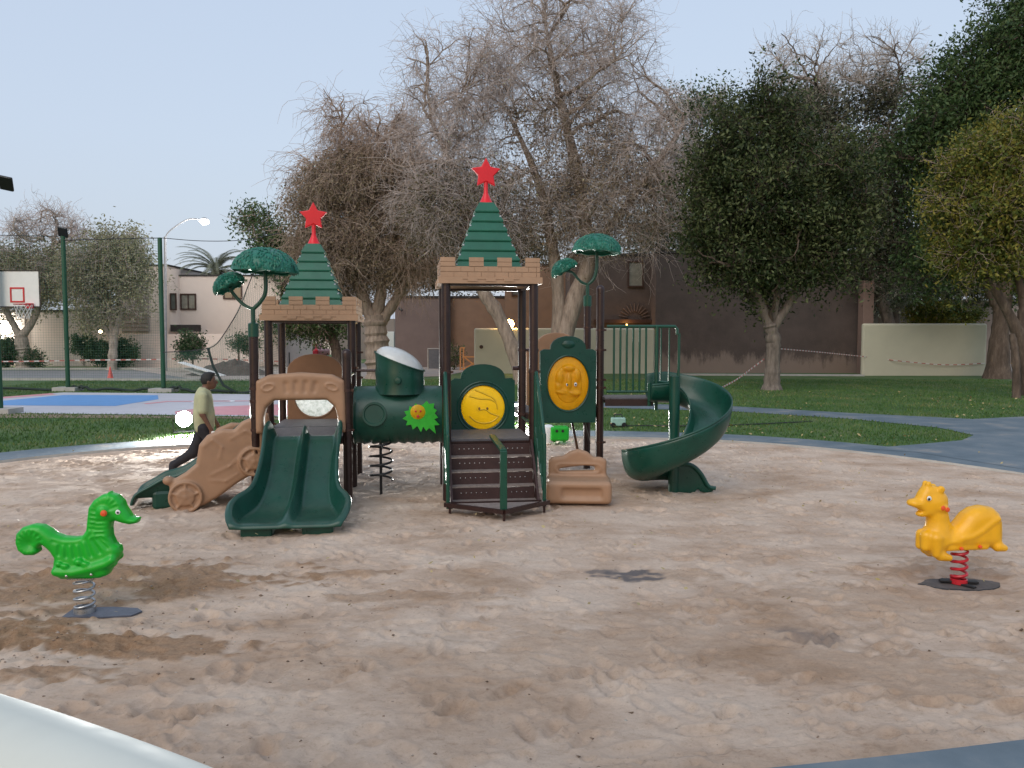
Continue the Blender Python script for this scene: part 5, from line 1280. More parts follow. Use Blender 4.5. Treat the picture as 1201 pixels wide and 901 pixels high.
def duckfn(X):
    x, y, z = X
    w = poly2(x, z, HEAD)
    hw_ = .065
    d = extr(X, w, 0, hw_, .06)
    a = S(455, 240); d = smin(d, ell(X, (a[0], 0, a[1]), (.115, .095, .115)), .03)
    d = smin(d, extr(X, poly2(x, z, BODY), 0, .115, .10), .03)
    a = S(462, 462); d = smin(d, ell(X, (a[0], 0, a[1]), (.108, .115, .14)), .05)
    a = S(480, 330); b_ = S(490, 430); d = smin(d, cone(X, (a[0], 0, a[1]), (b_[0], 0, b_[1]), .078, .10), .04)
    for s in (-1, 1):
        a = S(470, 555); b_ = S(525, 562); d = smin(d, cone(X, (a[0], s*.07, a[1]+.02), (b_[0], s*.07, b_[1]+.01), .045, .03), .03)
        a = S(440, 440); b_ = S(440, 535); d = smin(d, cone(X, (a[0], s*.075, a[1]), (b_[0], s*.08, b_[1]+.01), .058, .036), .02)
        a = S(400, 430); b_ = S(392, 500); d = smin(d, cone(X, (a[0], s*.03, a[1]), (b_[0], s*.035, b_[1]+.01), .05, .04), .015)
        a = S(850, 500); b_ = S(868, 515); d = smin(d, cone(X, (a[0]-.03, s*.08, a[1]), (b_[0], s*.085, b_[1]+.01), .045, .032), .03)
        a = S(480, 160); d = smin(d, ell(X, (a[0], s*.055, a[1]), (.035, .03, .033)), .012)
        a = S(475, 163); d = smax(d, -ell(X, (a[0], s*.095, a[1]), (.018, .02, .018)), .01)
        a = S(418, 135); d = smin(d, ell(X, (a[0], s*.022, a[1]), (.028, .022, .032)), .012)
        a = S(488, 268); d = smin(d, ell(X, (a[0], s*.075, a[1]), (.05, .025, .025)), .02)
        pl = [(600, 440), (660, 430), (720, 400), (790, 350), (825, 335)]
        d = smin(d, lines3(X, [(S(*p), S(*q_)) for p, q_ in zip(pl[:-1], pl[1:])], s*.105, .016), .03)
    a = S(330, 240); d = smin(d, ell(X, (a[0], 0, a[1]), (.05, .05, .03)), .03)
    a = S(375, 305); d = smin(d, ell(X, (a[0], 0, a[1]), (.04, .04, .025)), .02)
    a, b_ = S(310, 262), S(370, 285); d = smax(d, -extr(X, cone((X[0], X[1]*0, X[2]), (a[0], 0, a[1]), (b_[0], 0, b_[1]), .008, .008), 0, .2, .01), .008)
    a = S(620, 498); d = smin(d, rbox(X, (a[0]+.03, 0, a[1]), (.2, .10, .025), .02), .02)
    return d
a, b_ = S(285, 600), S(905, 95)
sdf_obj('body', duckfn, (a[0], -.2, a[1]), (b_[0], .2, b_[1]), .009, M['duck'], duck, Bd, relax=1)
dots(duck, Bd, [S(396, 207)], .022, M['white'], 'eye_white', -.077, .012); dots(duck, Bd, [S(391, 210)], .012, M['black'], 'eye', -.087, .006)
dots(duck, Bd, [S(582, 497), S(700, 490)], .017, M['orange'], 'bolt', -.112, .02)
for q_ in ((475, 262), (502, 272)):
    c_ = S(*q_); MB().lathe([(.001, -.010), (.018, -.006), (.022, 0), (.001, 0)], (0, 0, 0), 12, M=Bd @ Matrix.Translation((c_[0], -.098, c_[1])) @ Matrix.Rotation(-pi/2, 4, 'X')).build('cheek_mark', M['orange'], duck, smooth=True)
c0 = Bd @ Vector((S(622, 700)[0], 0, 0)); zt_ = S(0, 515)[1]
coil(duck, V3(c0.x, c0.y, -.07), .062, .05, zt_, 4.3, .013, M['redspring'])
MB().lathe([(.07, .02), (.07, .06), (.062, .065), (.062, .03)], (c0.x, c0.y, -.07), 20).build('spring_clamp', M['redspring'], duck, smooth=True)
mb = MB(); mb.box((c0.x, c0.y, -.035), (.32, .05, .022), radians(-10)); bevel(mb.build('base_bar', M['black'], duck), .004)
mb = MB(); mb.box((c0.x-.02, c0.y-.02, -.046), (.05, .30, .02), radians(35)); bevel(mb.build('base_bar', M['black'], duck), .004)
def matdisc(c, rx, ry, z, label, seed, rz=0):
    r_ = np.random.RandomState(seed); pts = [(rx*cos(t)*(1+.10*r_.randn()*.5), ry*sin(t)*(1+.10*r_.randn()*.5)) for t in np.linspace(0, 2*pi, 36, endpoint=False)]
    return tag(MB().prism(pts, 0, .014, Matrix.Translation((c.x, c.y, z)) @ Matrix.Rotation(pi/2, 4, 'X') @ Matrix.Scale(1, 4)).build('rubber_mat', M['rubber']), label, 'rubber mat')
matdisc(V3(c0.x+.02, c0.y, 0), .35, .165, -.069, 'round dark rubber mat under the yellow duck rider', 4)

# ------------------------------------------------------------------ walking man
mp_ = V3((238-600.5)/936*11.45, 11.45, -.02)
man = thing('person', tuple(mp_), 0, 'man in a pale yellow-green T-shirt and dark trousers walking behind the side slide', 'person')
Bm = Matrix.Translation(mp_) @ Matrix.Rotation(radians(18), 4, 'Z') @ Matrix.Diagonal((.985, .985, .985, 1))
def legs(X, g=0.):
    d = np.full(X[0].shape, 9.)
    for pts in (((0, .09, .88, .088), (-.17, .10, .50, .062), (-.44, .11, .33, .042), (-.46, .11, .27, .038)), ((0, -.09, .88, .088), (.16, -.09, .50, .062), (.14, -.09, .10, .042), (.14, -.09, .06, .04))):
        dd = None
        for a_, b_ in zip(pts[:-1], pts[1:]):
            c_ = cone(X, a_[:3], b_[:3], a_[3]+g, b_[3]+g); dd = c_ if dd is None else smin(dd, c_, .03)
        d = np.minimum(d, dd)
    return smin(d, ell(X, (0, 0, .90), (.12+g, .17+g, .13+g)), .05)
ARM = (((.0, -.19, 1.345, .052), (-.01, -.235, 1.09, .040), (.10, -.23, .87, .026)), ((.0, .19, 1.345, .052), (.05, .24, 1.09, .040), (.17, .22, .90, .026)))
def hand(X, w, s):
    d = ell(X, (w[0]+.01, w[1], w[2]-.05), (.035, .016, .045))
    for i, (dx, L_) in enumerate(((-.022, .062), (-.008, .075), (.008, .07), (.022, .055))):
        b0 = (w[0]+.012+dx, w[1], w[2]-.085); m0 = (b0[0]+.008, b0[1]+.008*s, b0[2]-L_*.55); e0 = (m0[0]-.002, m0[1]+.020*s, m0[2]-L_*.40)
        d = smin(d, smin(cone(X, b0, m0, .0085, .0078), cone(X, m0, e0, .0078, .0065), .004), .006)
    return smin(d, smin(cone(X, (w[0]+.03, w[1], w[2]-.03), (w[0]+.052, w[1]+.015*s, w[2]-.065), .011, .009), cone(X, (w[0]+.052, w[1]+.015*s, w[2]-.065), (w[0]+.05, w[1]+.028*s, w[2]-.09), .009, .007), .005), .01)
HC = (.075, -.0, 1.555)
def bodyfn(X):
    d = smin(ell(X, (.0, 0, 1.22), (.10, .165, .24)), ell(X, (0, 0, .95), (.105, .15, .14)), .08)
    d = smin(d, cone(X, (.01, 0, 1.40), (.05, 0, 1.48), .058, .05), .04)
    h_ = ell(X, HC, (.098, .076, .115)); h_ = smin(h_, ell(X, (HC[0]+.045, 0, HC[2]-.065), (.055, .05, .055)), .03)
    h_ = smin(h_, cone(X, (HC[0]+.095, 0, HC[2]+.005), (HC[0]+.118, 0, HC[2]-.028), .010, .015), .012)          # nose
    h_ = smin(h_, cone(X, (HC[0]+.09, -.016, HC[2]-.058), (HC[0]+.09, .016, HC[2]-.058), .011, .011), .008)      # lips
    for s in (-1, 1):
        h_ = smin(h_, ell(X, (HC[0]-.005, s*.078, HC[2]-.01), (.02, .012, .033)), .008)
        h_ = smax(h_, -ell(X, (HC[0]+.095, s*.032, HC[2]+.008), (.014, .016, .010)), .008)
    d = smin(d, h_, .02)
    for arm, s in zip(ARM, (1, -1)):
        dd = smin(cone(X, arm[0][:3], arm[1][:3], arm[0][3], arm[1][3]), cone(X, arm[1][:3], arm[2][:3], arm[1][3], arm[2][3]), .02)
        d = smin(d, smin(dd, hand(X, arm[2], s), .02), .03)
    d = smin(d, smin(smin(cone(X, (-.46, .11, .27), (-.48, .11, .17), .035, .035), cone(X, (-.48, .11, .19), (-.40, .11, .06), .038, .028), .02), cone(X, (.14, -.09, .08), (.28, -.09, .04), .04, .032), .5*0+.01), .001)
    return smin(d, legs(X, -.012), .01)
sdf_obj('body', bodyfn, (-.56, -.32, -.0), (.34, .32, 1.70), .0105, M['skin'], man, Bm)
def shirtfn(X):
    d = smin(ell(X, (-.005, 0, 1.22), (.135, .195, .27)), rbox(X, (0, 0, .98), (.135, .175, .18), .09), .09)
    for arm in ARM:
        a_ = np.array(arm[0][:3]); b_ = a_+(np.array(arm[1][:3])-a_)*.78; d = smin(d, cone(X, a_, b_, .072, .068), .05)
        b2_ = a_+(np.array(arm[1][:3])-a_)*1.1
    z = X[2]; d = smax(d, (.80-z), .008)
    d = np.maximum(d, -(cone(X, (.01, 0, 1.43), (.06, 0, 1.6), .062, .075)))
    return d+.006*np.sin(z*38+X[1]*9)*np.clip(1.15-z, 0, .3)
sdf_obj('t_shirt', shirtfn, (-.2, -.34, .76), (.2, .34, 1.52), .011, M['shirt'], man, Bm)
def trfn(X):
    d = legs(X, .014); return d
sdf_obj('trousers', trfn, (-.56, -.26, .03), (.34, .26, 1.02), .012, M['trousers'], man, Bm)
def hairfn(X):
    d = ell(X, (HC[0]-.012, 0, HC[2]+.022), (.104, .085, .112)); d = smax(d, (X[0]-HC[0]-.055)+.5*(HC[2]+.05-X[2])*(1), .015); d = smax(d, HC[2]-.05-X[2], .01)
    return smin(d, ell(X, (HC[0]+.02, 0, HC[2]+.10), (.075, .06, .032)), .02)
sdf_obj('hair', hairfn, (-.1, -.12, 1.45), (.2, .12, 1.72), .009, M['hair'], man, Bm)
def shoefn(X):
    return smin(smin(cone(X, (-.505, .11, .19), (-.47, .11, .12), .045, .047), cone(X, (-.47, .11, .12), (-.40, .11, .055), .045, .036), .02), 9+0*X[0], .01)
sdf_obj('shoe', shoefn, (-.58, .03, -.0), (-.33, .19, .28), .009, M['black'], man, Bm)
sdf_obj('shoe', lambda X: smin(ell(X, (.13, -.09, .05), (.07, .048, .05)), cone(X, (.15, -.09, .035), (.27, -.09, .03), .045, .036), .02), (.02, -.16, -.03), (.34, -.02, .13), .009, M['black'], man, Bm)
w_ = Bm @ Vector((.14, -.24, .77)); bevel(MB().box(w_, (.07, .03, .15), radians(20)).build('bottle', M['white']), .01)
o = [x for x in bpy.data.objects if x.name.startswith('bottle')][0]; tag(o, 'small pale bottle held in the hand of the walking man', 'bottle')

# small things on the lawn behind the playset
a = G(656, 519); tb = thing('toy_tub', tuple(a), 0, 'small bright green tub with two dark dots behind the amber panel', 'tub')
Bt = Matrix.Translation(a)
sdf_obj('tub_body', lambda X: smax(rbox(X, (0, 0, .19), (.19, .15, .15), .05), -rbox(X, (0, 0, .36), (.14, .10, .10), .03), .02), (-.2, -.2, .02), (.2, .2, .36), .018, M['bgreen'], tb, Bt)
mb = MB()
for s in (-1, 1): MB().tube([a+V3(s*.1, 0, 0), a+V3(s*.1, 0, .08)], .03, 8).build('leg', M['bgreen'], tb); MB().lathe([(.001, -.01), (.03, -.005), (.03, 0), (.001, 0)], (0, 0, 0), 10, M=Bt @ Matrix.Translation((s*.06, -.152, .25)) @ Matrix.Rotation(-pi/2, 4, 'X')).build('dot', M['black'], tb)
a = G(643, 519); o = MB().lathe([(.09, 0), (.13, .25), (.12, .32), (.06, .36), (.001, .37)], a, 16).build('white_sack', M['white'], smooth=True); tag(o, 'small white sack beside the green tub', 'sack')
a = G(725, 501); cb = thing('cable_box', tuple(a), 0, 'small pale green box with a handle on the lawn left of the spiral slide', 'box')
M['mint'] = simple('pale_green_box', (.30, .48, .40), .4)
bevel(MB().box(a+V3(0, 0, .13), (.34, .2, .2)).build('case', M['mint'], cb), .03); MB().tube([a+V3(-.1, 0, .22), a+V3(-.08, 0, .30), a+V3(.08, 0, .30), a+V3(.1, 0, .22)], .014, 8).build('handle', M['black'], cb)
for s in (-1, 1): MB().cyl(a+V3(s*.13, -.12, .06), a+V3(s*.13, .12, .06), .06, 12).build('wheel', M['black'], cb)
mb = MB(); mb.tube(smooth_path([a+V3(.2, 0, .03), a+V3(.8, .05, .03), a+V3(1.6, -.05, .035), a+V3(2.6, .1, .03), a+V3(5, 1.0, .03)], 30), .016, 6); tag(mb.build('cable', M['black']), 'dark cable running over the lawn to the pale green box', 'cable')

# rounded white parapet at the camera's feet
wp_ = smooth_path([(-2.4, 2.35), (-1.75, 2.10), (-1.21, 1.86), (-.58, 1.52), (-.1, 1.18), (.25, .85)], 40); A = []
for i in range(40):
    T_ = wp_[min(i+1, 39)]-wp_[max(i-1, 0)]; T_ = T_/np.linalg.norm(T_); N_ = np.array([T_[1], -T_[0]]); ring_ = []
    sec = [(-.0, -.4)]+[(-.0, .2), (-.0, .8)]+[(.17-.17*cos(t), 1.105+.17*sin(t)) for t in np.linspace(0, pi, 15)]+[(.34, .8), (.34, -.4)]
    for s_, z_ in sec: ring_.append((wp_[i][0]+N_[0]*(s_-.14), wp_[i][1]+N_[1]*(s_-.14), z_))
    A.append(ring_)
mb = MB().grid(A); tag(mb.build('white_parapet', simple('white_parapet_paint', (.60, .62, .56), .6, .05, 3), smooth=True), 'smooth white rounded parapet in the near left corner', 'parapet')
# ------------------------------------------------------------------ trees
def bark(name, col, col2, s=4):
    m, nt, b = newmat(name); mp = nd(nt, 'ShaderNodeMapping'); g = nd(nt, 'ShaderNodeNewGeometry'); nt.links.new(g.outputs['Position'], mp.inputs[0]); mp.inputs['Scale'].default_value = (s, s, s*.22)
    n = noise(nt, 1.6, 7, .7, mp.outputs[0]); r = ramp(nt, n.outputs['Fac'], [(.3, mul(col, .5)), (.5, col), (.7, col2)])
    nt.links.new(r.outputs[0], b.inputs['Base Color']); b.inputs['Roughness'].default_value = .95; bump(nt, b, n.outputs['Fac'], .9, .05); return m
M['bark_pale'] = bark('pale_bark', (.30, .235, .185), (.43, .35, .285)); M['bark_dark'] = bark('dark_bark', (.11, .08, .06), (.19, .145, .11)); M['bark_mid'] = bark('grey_bark', (.18, .15, .125), (.28, .235, .195)); M['bark_white'] = bark('whitish_bark', (.36, .31, .26), (.50, .45, .38))
M['twig'] = simple('dry_twig', (.48, .37, .30), .9, .25, .8); M['twig_dark'] = simple('dark_twig', (.09, .07, .055), .9, .25, .8); M['twig_grey'] = simple('grey_twig', (.56, .48, .44), .9, .2, .8); M['twig_pale'] = simple('pale_twig', (.50, .43, .37), .9, .2, .8)
M['leaf_dark'] = leafmat('dark_leaves', [(.009, .018, .006), (.021, .038, .011), (.043, .066, .020), (.14, .165, .065)])
M['leaf_olive'] = leafmat('olive_leaves', [(.045, .045, .020), (.085, .080, .036), (.13, .115, .058), (.20, .17, .10)])
M['leaf_brown'] = leafmat('brown_olive_leaves', [(.10, .080, .042), (.17, .135, .080), (.24, .19, .125), (.32, .26, .18)])
M['leaf_grey'] = leafmat('grey_green_leaves', [(.026, .036, .018), (.055, .066, .034), (.095, .105, .06), (.22, .22, .16)])
M['leaf_far'] = leafmat('hazed_far_leaves', [(.15, .155, .085), (.21, .21, .115), (.27, .265, .155), (.34, .33, .22)])  # paler than near leaves: distance haze put into the colour
M['leaf_yellow'] = leafmat('yellow_green_leaves', [(.028, .050, .010), (.066, .098, .018), (.14, .165, .03), (.28, .24, .045)])
M['leaf_mid'] = leafmat('mid_green_leaves', [(.012, .028, .009), (.026, .058, .018), (.055, .10, .03), (.10, .145, .05)])
M['leaf_bush'] = leafmat('bush_leaves', [(.012, .035, .014), (.022, .06, .022), (.04, .085, .03), (.07, .12, .05)])

def sample_crown(r_, ells, n, shell=.5):
    w = np.array([e[3]*e[4]*e[5] for e in ells]); w = w**.8; w /= w.sum(); k = r_.choice(len(ells), n, p=w); E = np.array(ells)[k]
    d = r_.normal(size=(n, 3)); d /= np.linalg.norm(d, axis=1, keepdims=True); rad = r_.rand(n, 1)**shell
    return E[:, :3]+d*rad*E[:, 3:]
def paths(S0, T0, E, k, r_, wig, droop):
    n = len(S0); D = np.linalg.norm(E-S0, axis=1, keepdims=True); C1 = S0+T0*D*.38; C2 = E-(E-S0)*.33+np.array([0, 0, 1.])*D*droop
    t = np.linspace(0, 1, k)[None, :, None]; A = ((1-t)**3)*S0[:, None]+3*((1-t)**2)*t*C1[:, None]+3*(1-t)*t*t*C2[:, None]+t**3*E[:, None]
    nz = np.cumsum(r_.normal(size=(n, k, 3)), axis=1); nz -= nz[:, :1]; nz -= t*(nz[:, -1:]-0); A += nz*wig*D[:, None]/sqrt(k)
    return A
def tang(A):
    T = np.empty_like(A); T[:, 1:-1] = A[:, 2:]-A[:, :-2]; T[:, 0] = A[:, 1]-A[:, 0]; T[:, -1] = A[:, -1]-A[:, -2]
    return T/(np.linalg.norm(T, axis=2, keepdims=True)+1e-9)
def leafquads(C, size, r_, drop=0., aspect=.42):
    n = len(C); a = r_.normal(size=(n, 3)); a[:, 2] -= drop; a /= np.linalg.norm(a, axis=1, keepdims=True)
    b = np.cross(a, r_.normal(size=(n, 3))); b /= np.linalg.norm(b, axis=1, keepdims=True)+1e-9; s = size*r_.uniform(.6, 1.35, (n, 1))
    v = np.stack([C-a*s, C+b*s*aspect, C+a*s, C-b*s*aspect], 1).reshape(-1, 3); return v
def tree(name, label, Y, trunks, crown, seed, bark_, twig=None, leaf=None, n=(8, 40, 240, 1600, 5000), nleaf=0, lsize=.10, r0=.3, weep=0., wig=.16, depth=1., twr=.010, group=None, cat='tree', leafell=None, ldrop=0., L4=1.1, L5=.7, spread=.22, lk=5, limbm=None):
    r_ = np.random.RandomState(seed); base = P(trunks[0][0][0], trunks[0][0][1], Y); base.z = 0
    t = thing(name, tuple(base), 0, label, cat, group)
    s = Y/936
    def conv(c): q = P(c[0], c[1], Y+(c[4] if len(c) > 4 else 0)); return (q.x, q.y, q.z, c[2]*s, min(c[2], c[3])*s*depth, c[3]*s)
    ells = [conv(c) for c in crown]; mbt = MB(); allP = []; allT = []; allR = []
    for tr_ in trunks:
        pts = [P(p[0], p[1], Y+(p[3] if len(p) > 3 else 0)) for p in tr_]; pts[0].z = min(pts[0].z, -.1) if tr_ is trunks[0] or tr_[0][1] > 420 else pts[0].z
        Q = smooth_path(pts, 26); rr = np.interp(np.linspace(0, 1, 26), np.linspace(0, 1, len(tr_)), [p[2] for p in tr_]); rr = rr*(1+.07*r_.normal(size=26))
        if tr_[0][1] > 420: rr[0] *= 1.5; rr[1] *= 1.2; rr[2] *= 1.07
        mbt.tube(Q, list(rr), 14); A = Q[None]; T = tang(A)[0]; sel = slice(12, 26); allP.append(Q[sel]); allT.append(T[sel]); allR.append(rr[sel])
    mbt.build('trunk', M[bark_], t, smooth=True, fix=False)
    PP, TT, RR = np.vstack(allP), np.vstack(allT), np.concatenate(allR); VV = []; QQ = []; off = 0; last = None
    rmax = [r0*.62, r0*.32, r0*.15]; rmin = [r0*.22, r0*.09, twr*1.4]; ks = (12, 9, 7); sd_ = (7, 5, 4); sh = (.34, .42, .5)
    for lv in range(3):
        E = sample_crown(r_, ells, n[lv], sh[lv])
        idx = np.empty(len(E), int)
        for i in range(0, len(E), 300):
            e_ = E[i:i+300]; dv = e_[:, None]-PP[None]; dd = np.linalg.norm(dv, axis=2); cs_ = (dv*TT[None]).sum(2)/(dd+1e-6)
            idx[i:i+300] = np.argmin(dd*(1.25-.45*cs_)+(.0), axis=1)
        S0, T0, R0 = PP[idx], TT[idx], RR[idx]
        T0 = T0+r_.normal(size=T0.shape)*.25; T0 /= np.linalg.norm(T0, axis=1, keepdims=True)
        A = paths(S0, T0, E, ks[lv], r_, wig, -.05*weep*lv+.04*(1-weep)); ra = np.minimum(R0*.8, rmax[lv])
        R = ra[:, None]*(1-np.linspace(0, 1, ks[lv]))[None]**.8+np.minimum(rmin[lv], ra*.8)[:, None]*np.linspace(0, 1, ks[lv])[None]
        v, q = tubes_np(A, R, sd_[lv]); VV.append(v); QQ.append(q+off); off += len(v)
        T = tang(A); c0_ = 1 if lv else 2
        PP = np.vstack([PP, A[:, c0_:].reshape(-1, 3)]) if lv < 2 else A[:, 1:].reshape(-1, 3); TT = np.vstack([TT, T[:, c0_:].reshape(-1, 3)]) if lv < 2 else T[:, 1:].reshape(-1, 3)
        RR = np.concatenate([RR, R[:, c0_:].ravel()]) if lv < 2 else R[:, 1:].ravel()
    me = npmesh('limbs', np.vstack(VV), quads=np.vstack(QQ)); place('limbs', me, M[limbm or bark_], t)
    # fine twigs, each starting on a branchlet
    VV = []; QQ = []; off = 0; tips = A[:, 2:].reshape(-1, 3)
    for lv, (nn, Ln, k, rr) in enumerate(((n[3], L4, 5, twr*1.3), (n[4], L5, 4, twr))):
        if not nn: continue
        idx = r_.randint(0, len(PP), nn); S0, T0 = PP[idx], TT[idx]; d = r_.normal(size=(nn, 3))*.75+T0*.7; d[:, 2] += -.75*weep+.15*(1-weep); d /= np.linalg.norm(d, axis=1, keepdims=True)
        E = S0+d*Ln*r_.uniform(.4, 1.3, (nn, 1)); E[:, 2] -= weep*.3*Ln*r_.rand(nn)
        A = paths(S0, T0, E, k, r_, wig*.75, .12*weep)
        R = np.full((nn, k), rr)*np.linspace(1, .45, k)[None]
        v, q = tubes_np(A, R, 3); VV.append(v); QQ.append(q+off); off += len(v); T = tang(A); PP = A[:, 1:].reshape(-1, 3); TT = T[:, 1:].reshape(-1, 3); tips = PP
    if VV: tag(place('twigs', npmesh('twigs', np.vstack(VV), quads=np.vstack(QQ)), M[twig or bark_], t), kind='stuff')
    if nleaf and leaf:
        if leafell:
            le = [conv(c) for c in leafell]; keep = np.zeros(len(tips), bool)
            for e_ in le: keep |= (((tips-np.array(e_[:3]))/np.array(e_[3:]))**2).sum(1) < 1
            tips = tips[keep] if keep.sum() > 50 else tips
        nc = max(nleaf//lk, 1); C = tips[r_.randint(0, len(tips), nc)]; C = np.repeat(C, lk, 0)+r_.normal(size=(nc*lk, 3))*spread
        tag(place('crown', npmesh('crown', leafquads(C, lsize, r_, ldrop), quads=np.arange(4*len(C)).reshape(-1, 4), smooth=False), M[leaf], t), kind='stuff')
    return t
tree('bare_tree', 'tallest bare tree with pale twin trunks and drooping dry twigs behind the main tower', 37,
     [[(652, 448, .50), (660, 400, .46), (676, 345, .40), (690, 300, .34), (676, 200, .26), (655, 110, .15), (640, 30, .07)], [(654, 400, .34), (655, 350, .30), (648, 290, .26), (630, 210, .18), (600, 140, .08)], [(688, 300, .24), (740, 235, .18), (800, 150, .09)]],
     [(640, 60, 95, 80), (660, 20, 110, 60), (720, 70, 60, 60), (690, 130, 120, 60), (600, 120, 80, 60), (670, 215, 125, 70), (745, 200, 70, 80), (710, 280, 95, 34), (770, 120, 40, 40), (655, 240, 120, 55), (600, 270, 60, 40), (770, 200, 50, 60)], 11, 'bark_pale', 'twig_grey', 'leaf_brown',
     n=(20, 150, 950, 6000, 10500), nleaf=24000, lsize=.07, r0=.18, weep=.35, wig=.09, twr=.0078, leafell=[(660, 215, 90, 110), (730, 240, 75, 60), (600, 260, 60, 60), (690, 280, 90, 40)], L4=1.5, L5=1.0)
tree('bare_tree', 'bare tree whose trunk leans left in front of the cream garden wall', 36,
     [[(617, 452, .38), (600, 405, .33), (582, 365, .32), (566, 340, .28), (552, 290, .22), (540, 220, .16), (505, 140, .09)], [(566, 340, .2), (575, 280, .17), (600, 215, .12)]],
     [(530, 150, 50, 70), (500, 90, 28, 55), (560, 90, 45, 60), (545, 215, 65, 60), (510, 240, 50, 50), (575, 270, 45, 45), (480, 190, 30, 40)], 23, 'bark_pale', 'twig_grey', 'leaf_olive',
     n=(11, 70, 420, 3400, 6500), nleaf=9000, lsize=.07, r0=.16, weep=.35, wig=.09, twr=.0085, leafell=[(540, 270, 75, 75), (590, 250, 40, 60)], L4=1.3, L5=.9)
tree('shaggy_tree', 'broad shaggy brown tree with a thick pale trunk, between the two towers', 41,
     [[(447, 446, .75), (444, 420, .66), (441, 392, .60), (440, 370, .52)], [(438, 378, .34), (424, 345, .28), (400, 290, .2), (395, 220, .12), (400, 150, .06)], [(441, 376, .32), (448, 330, .26), (446, 260, .2), (440, 190, .1)], [(446, 380, .30), (468, 345, .24), (490, 300, .16), (500, 240, .08)], [(436, 372, .22), (410, 350, .18), (375, 320, .1)]],
     [(415, 225, 70, 60), (455, 200, 60, 60), (400, 285, 60, 55), (470, 275, 55, 55), (440, 315, 60, 22), (372, 285, 34, 45), (400, 150, 30, 60), (390, 200, 50, 40), (450, 150, 45, 40)], 31, 'bark_pale', 'twig', 'leaf_brown',
     n=(12, 80, 520, 5200, 11000), nleaf=52000, lsize=.085, r0=.2, weep=.85, wig=.12, twr=.010, leafell=[(420, 265, 90, 85), (470, 260, 60, 75), (350, 285, 30, 45)], L4=1.5, L5=1.1)
tree('leafy_tree', 'round dark green tree with a pale trunk on the right lawn', 32.3,
     [[(905, 457, .36), (906, 430, .30), (907, 400, .28), (903, 380, .27)], [(903, 384, .20), (890, 350, .17), (865, 300, .12), (850, 240, .05)], [(907, 384, .20), (932, 345, .17), (955, 290, .12), (960, 220, .05)], [(904, 382, .16), (912, 340, .14), (910, 270, .1), (900, 190, .04)]],
     [(905, 300, 82, 52), (858, 290, 50, 52), (965, 290, 48, 55), (900, 225, 78, 62), (855, 185, 46, 62), (960, 215, 52, 58), (905, 340, 40, 20), (838, 245, 34, 55), (900, 150, 48, 34), (1000, 250, 32, 48), (890, 120, 34, 22)], 41, 'bark_mid', 'twig_dark', 'leaf_dark', limbm='bark_dark',
     n=(14, 90, 520, 2600, 5200), nleaf=96000, lsize=.086, r0=.24, weep=.15, wig=.12, twr=.009, ldrop=.5, spread=.26, L4=.9, L5=.6)
tree('tall_tree', 'tall thin-topped grey-green tree behind the round dark tree', 47,
     [[(1046, 442, .42), (1044, 385, .36), (1020, 310, .30), (985, 210, .2), (965, 100, .08)], [(1015, 300, .2), (1030, 200, .14), (1050, 120, .06)]],
     [(940, 110, 55, 70), (1000, 90, 60, 55), (1050, 90, 40, 50), (960, 180, 70, 50), (1040, 200, 55, 60), (1010, 260, 60, 60), (1050, 300, 50, 50), (915, 75, 28, 40)], 51, 'bark_mid', 'twig_pale', 'leaf_grey',
     n=(14, 110, 600, 4200, 8000), nleaf=80000, lsize=.10, r0=.22, weep=.0, wig=.10, twr=.0095, leafell=[(955, 205, 95, 95), (1040, 215, 75, 115), (1000, 300, 90, 80)], spread=.5)
tree('dark_tree', 'dense dark tree rising out of the top right corner', 41,
     [[(1170, 440, .52), (1172, 400, .46), (1175, 370, .42), (1180, 300, .3), (1175, 200, .2), (1160, 100, .08)], [(1174, 370, .26), (1150, 320, .2), (1120, 250, .1)]],
     [(1170, 70, 50, 60), (1205, 40, 40, 60), (1120, 110, 50, 40), (1100, 165, 50, 50), (1150, 150, 60, 60), (1215, 130, 50, 90), (1110, 235, 45, 55), (1180, 230, 60, 60), (1100, 300, 50, 40), (1195, 335, 55, 30)], 61, 'bark_dark', 'twig_dark', 'leaf_mid',
     n=(11, 70, 420, 2200, 4200), nleaf=80000, lsize=.115, r0=.3, weep=.1, twr=.011, spread=.38)
tree('leafy_tree', 'yellow-green clipped round tree at the right edge', 29,
     [[(1208, 475, .26), (1204, 430, .23), (1196, 395, .22), (1176, 355, .17), (1158, 325, .13), (1145, 290, .06)], [(1196, 392, .18), (1200, 350, .15), (1185, 300, .08)]],
     [(1160, 245, 55, 62), (1195, 210, 60, 60), (1140, 215, 36, 50), (1185, 290, 60, 38), (1135, 290, 34, 38), (1200, 160, 40, 30), (1160, 185, 34, 26)], 71, 'bark_dark', 'twig', 'leaf_yellow',
     n=(10, 60, 360, 2600, 3600), nleaf=66000, lsize=.080, r0=.18, weep=.0, twr=.008, ldrop=.5, spread=.22, L4=.8, L5=.6)
tree('young_tree', 'short pruned dark stump-like trunk at the right edge of the lawn', 28,
     [[(1192, 476, .16), (1192, 440, .13), (1190, 412, .13), (1187, 392, .10)]], [(1187, 394, 3, 4)], 3, 'bark_dark', 'twig', None, n=(2, 2, 2, 0, 0), r0=.05)
